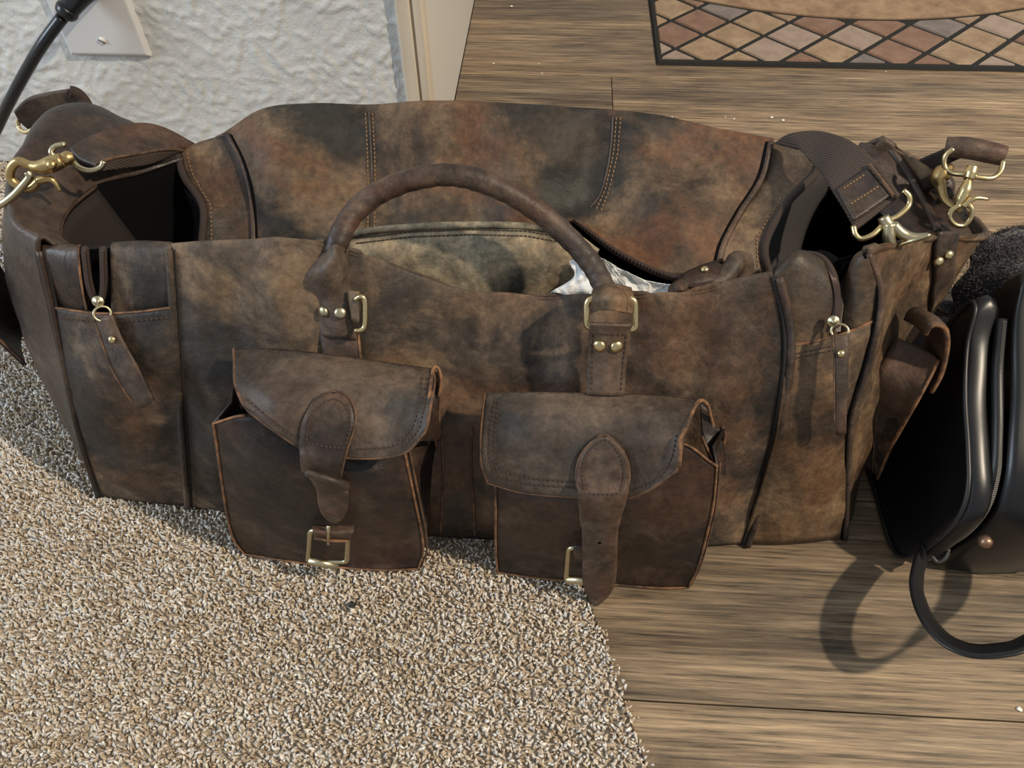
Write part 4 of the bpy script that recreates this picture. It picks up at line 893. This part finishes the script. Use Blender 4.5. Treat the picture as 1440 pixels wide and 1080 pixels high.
# ---------------------------------------------------------------- crumpled tissue paper in the bag
def paper(name, pix, label, seed, amp=.006):
    g = grid_pts([[S(*p) for p in r_] for r_ in pix], 26, 30)
    for i in range(26):
        for j in range(30):
            p = g[i, j]; q = Vector((p[0]*60+seed, p[1]*60, p[2]*60))
            c_ = noise.cell_vector(q*.7); n1_ = abs(noise.noise(q))*1.6+abs(noise.noise(q*2.3))*.8
            g[i, j] = p+np.array([.25*(c_[0]-.5)*amp, -amp*n1_, amp*(n1_-.5)])
    v = g.reshape(-1, 3); f = [[i*30+j, (i+1)*30+j, (i+1)*30+j+1, i*30+j+1] for i in range(25) for j in range(29)]
    lo_ = v.mean(0); o = mk(name, v, f, M['tissue_paper'], None, smooth=False, thick=.0006, loc=(lo_[0], lo_[1], v[:, 2].min()))
    tag(o, label, 'paper'); return o
paper('tissue_paper', [[(828,350,.538),(868,373,.530),(910,392,.518),(962,400,.510)], [(836,372,.534),(872,386,.526),(910,400,.518),(955,404,.512)], [(840,400,.518),(876,408,.512),(912,416,.506),(950,418,.50)], [(848,440,.488),(880,445,.486),(915,445,.484),(950,440,.482)]], 'crumpled white tissue paper in the bag under the open zip edge', 3.0, .005)
paper('tissue_paper', [[(800,366,.503),(816,362,.503),(828,374,.503),(836,386,.502)], [(806,388,.497),(818,384,.495),(832,392,.494),(845,402,.492)], [(770,412,.486),(795,408,.486),(825,408,.486),(856,412,.486)], [(752,438,.483),(790,438,.483),(825,438,.483),(860,438,.483)]], 'torn white tissue paper peeking out behind the brass handle ring', 9.0, .003)

# ---------------------------------------------------------------- black handbag beside the duffel
hb = empty('handbag', (.39, .42, 0)); tag(hb, 'black leather bag with zip and strap loop against the duffel', 'handbag')
def lobe(name, x0, x1, prof, mat, parent, lean_=0.0, n=72, wide=0.0):
    pr = cr(prof, n, True); c_ = pr.mean(0); m = Mesh()
    secs = [(x0+.006, .55), (x0+.002, .86), (x0, .955), (x0+.004, .995), ((x0+x1)/2, 1.02), (x1-.004, .995), (x1, .955), (x1-.002, .86), (x1-.006, .55)]
    v = []; 
    for x, s_ in secs:
        for p in pr:
            q = c_+(p-c_)*s_
            x_ = x+lean_*(q[1])+wide*max(0, 1-q[1]/.22)*(x-x0)/(x1-x0) + .003*noise.noise(Vector((x*20, q[0]*18, q[1]*18)))
            v.append((x_, q[0], max(.002, q[1])))
    f = [[i*n+k, i*n+(k+1) % n, (i+1)*n+(k+1) % n, (i+1)*n+k] for i in range(len(secs)-1) for k in range(n)]
    f += [list(range(n))[::-1], [(len(secs)-1)*n+k for k in range(n)]]
    o = mk(name, v, f, mat, parent)
    return o, pr
LEAN = .17
prof1 = [(.375,.003),(.354,.022),(.349,.060),(.352,.098),(.368,.122),(.400,.139),(.445,.158),(.485,.182),(.508,.206),(.520,.198),(.520,.15),(.515,.08),(.505,.02),(.485,.003),(.43,.002)]
l1, pr1 = lobe('front_compartment', .338, .359, prof1, M['black_leather'], hb, LEAN)
cm = pr1.mean(0)
pip = np.array([(.3380, cm[0]+(y-cm[0])*.968, max(.004, cm[1]+(z-cm[1])*.968)) for y, z in pr1]); pip[:, 0] += LEAN*pip[:, 2]
tube('piping', pip, .0022, M['black_vinyl'], hb, closed=True)
prof2 = [(.366,.003),(.355,.012),(.351,.060),(.356,.100),(.376,.132),(.410,.156),(.455,.180),(.500,.208),(.522,.228),(.535,.215),(.535,.15),(.525,.08),(.515,.02),(.49,.003),(.43,.002)]
l2, pr2 = lobe('rear_compartment', .367, .398, prof2, M['black_leather'], hb, LEAN, wide=.07)
# zip channel between the two compartments
zpp = cr([(.3625+LEAN*z, y, z) for y, z in [(.376,.008),(.362,.055),(.366,.098),(.386,.126),(.42,.148),(.465,.172),(.50,.196)]], 60)
zt2 = tube('zip_tape', zpp, .0050, M['black_vinyl'], hb, seg=10)
zz = Mesh(); zq = lin(zpp, 150)
for k in range(150): zz.add(box_vf(zq[k]+np.array([0, -.0052, .002]), (.0016, 0, 0), (0, .0010, .0003), (0, 0, .0005)))
zo = zz.build('zip_teeth', M['black_vinyl'], zt2, smooth=False); zo['kind'] = 'stuff'
zs_ = Mesh().add(lathe_vf(W(1384, 758, X=.370)+np.array([0, -.002, 0]), (-.2, -.8, .5), [(.005, -.003), (.0055, .002), (.004, .005), (.0015, .006)], 12)).build('zip_slider', plain('copper', (.28,.17,.11), .4, .8), hb)
# strap loop, curving out over the floor
st_ = [S(1306,780,.356), S(1294,800,.330), S(1288,830,.308), S(1299,866,.283), S(1325,897,.262), S(1362,913,.250), S(1400,913,.246), S(1440,902,.248), S(1478,872,.262), S(1490,830,.290), S(1470,790,.33)]
zt_h = [.045, .052, .062, .072, .080, .088, .094, .098, .10, .095, .075]
sp3 = cr([W(x_, y_, Z=z_) for (x_, y_), z_ in zip([(1300,778),(1292,800),(1290,830),(1302,866),(1327,897),(1362,914),(1400,915),(1440,905)], zt_h)]+[np.array(q_) for q_ in ((.402,.268,.098),(.432,.305,.085),(.440,.345,.066),(.436,.372,.055))], 80)
tt = np.gradient(sp3, axis=0); tt /= np.linalg.norm(tt, axis=1, keepdims=True)
wdir = np.cross(tt, np.array([0, 0, 1.0])); wdir /= np.linalg.norm(wdir, axis=1, keepdims=True)
upv = np.cross(wdir, tt); upv /= np.linalg.norm(upv, axis=1, keepdims=True)
vr = sp3-CAM; vr = vr-tt*np.sum(vr*tt, axis=1, keepdims=True); vr /= np.linalg.norm(vr, axis=1, keepdims=True)
wv_ = vr*.90+np.cross(tt, vr)*.42; wv_ /= np.linalg.norm(wv_, axis=1, keepdims=True)
g = np.stack([sp3+wv_*s_*.0100 for s_ in (-1, -.5, 0, .5, 1)], 1); nn_ = g.shape[1]
hs = mk('strap', g.reshape(-1, 3), [[i*nn_+j, i*nn_+j+1, (i+1)*nn_+j+1, (i+1)*nn_+j] for i in range(79) for j in range(nn_-1)], M['black_vinyl'], hb, thick=.003, off=0)
for s_ in (-1, 1): tube('edge', sp3+wv_*s_*.0100, .0015, M['black_leather'], hs, seg=6)
tube('ring', [W(1308,778,Z=.044), W(1318,790,Z=.040), W(1330,784,Z=.046), W(1334,772,Z=.052)], .0018, M['lining_grey'], hb, n=16)

# ---------------------------------------------------------------- dark fleece garment behind
gp = [[S(1392,340,0.682), S(1440,318,0.702), S(1500,322,0.702), S(1560,340,0.702)], [S(1372,352,0.622), S(1400,335,0.637), S(1450,322,0.642), S(1520,335,0.642)], [S(1362,378,0.612), S(1405,364,0.607), S(1455,362,0.597), S(1520,372,0.597)], [S(1338,408,.600), S(1400,402,.582), S(1458,404,0.567), S(1520,410,0.567)], [S(1340,446,.585), S(1412,440,0.574), S(1462,440,0.562), S(1520,450,0.562)], [np.array([.375,.62,.10]), np.array([.40,.615,.10]), np.array([.43,.61,.10]), np.array([.47,.61,.10])], [np.array([.375,.62,.004]), np.array([.40,.615,.004]), np.array([.43,.61,.004]), np.array([.47,.61,.004])]]
gs = sheet('garment', gp, 60, 50, M['fleece'], None, thick=.006, wr=[(.014, 16, 3), (.005, 40, 5)])
tag(gs.o, 'dark charcoal fleece garment heaped beside the duffel bag', 'garment')
gv = gs.g[:44].reshape(-1, 3); gn = []
du = np.gradient(gs.g, axis=1); dv = np.gradient(gs.g, axis=0); nn2 = np.cross(dv, du); nn2 /= np.linalg.norm(nn2, axis=2, keepdims=True)+1e-9; nn2 = nn2[:44].reshape(-1, 3)
fz = Mesh(); V_ = []; Fz = []
for k in range(9000):
    i = rng.integers(len(gv)); p = gv[i]+rng.normal(0, .0016, 3); d_ = nn2[i]*.0014+rng.normal(0, .0012, 3); s_ = np.cross(d_, rng.normal(size=3)); s_ = s_/np.linalg.norm(s_)*.0006
    b_ = len(V_); V_ += [p-s_, p+s_, p+d_]; Fz.append([b_, b_+1, b_+2])
fo = mk('fuzz', V_, Fz, M['fleece'], gs.o); fo['kind'] = 'stuff'

# ---------------------------------------------------------------- small litter
for (x_, y_, r_) in [(719,10,.0030),(694,90,.0022),(762,104,.0018),(758,90,.0015),(1085,166,.0030),(1101,170,.0026),(1032,168,.0020),(1020,165,.0014),(1246,101,.0014),(1433,998,.0024),(945,165,.0014)]:
    p = W(x_, y_, Z=0); o_ = []
    bm = bmesh.new(); bmesh.ops.create_icosphere(bm, subdivisions=1, radius=1)
    v = [np.array(q.co)*np.array([r_*rng.uniform(.8, 1.4), r_*rng.uniform(.7, 1.1), r_*.5])*rng.uniform(.8, 1.2)+[p[0], p[1], r_*.4] for q in bm.verts]; f = [[w.index for w in q.verts] for q in bm.faces]; bm.free()
    v = np.array(v); v[:, 2] -= v[:, 2].min()
    tag(mk('crumb', v, f, M['crumb_white'], None, loc=(p[0], p[1], 0)), 'tiny white crumb lying on the plank floor', 'crumb', 'white crumbs on the plank floor')
p = W(496, 852, Z=.004); bm = bmesh.new(); bmesh.ops.create_icosphere(bm, subdivisions=2, radius=.0034)
v = np.array([np.array(q.co)*(1+.5*nz(q.co, 400, 3)) for q in bm.verts])*[1.1, .9, .8]+[p[0], p[1], .0068]; f = [[w.index for w in q.verts] for q in bm.faces]; bm.free()
tag(mk('lint_speck', v, f, M['crumb_dark'], None, loc=(p[0], p[1], .003)), 'small black speck of lint on the beige carpet', 'lint')
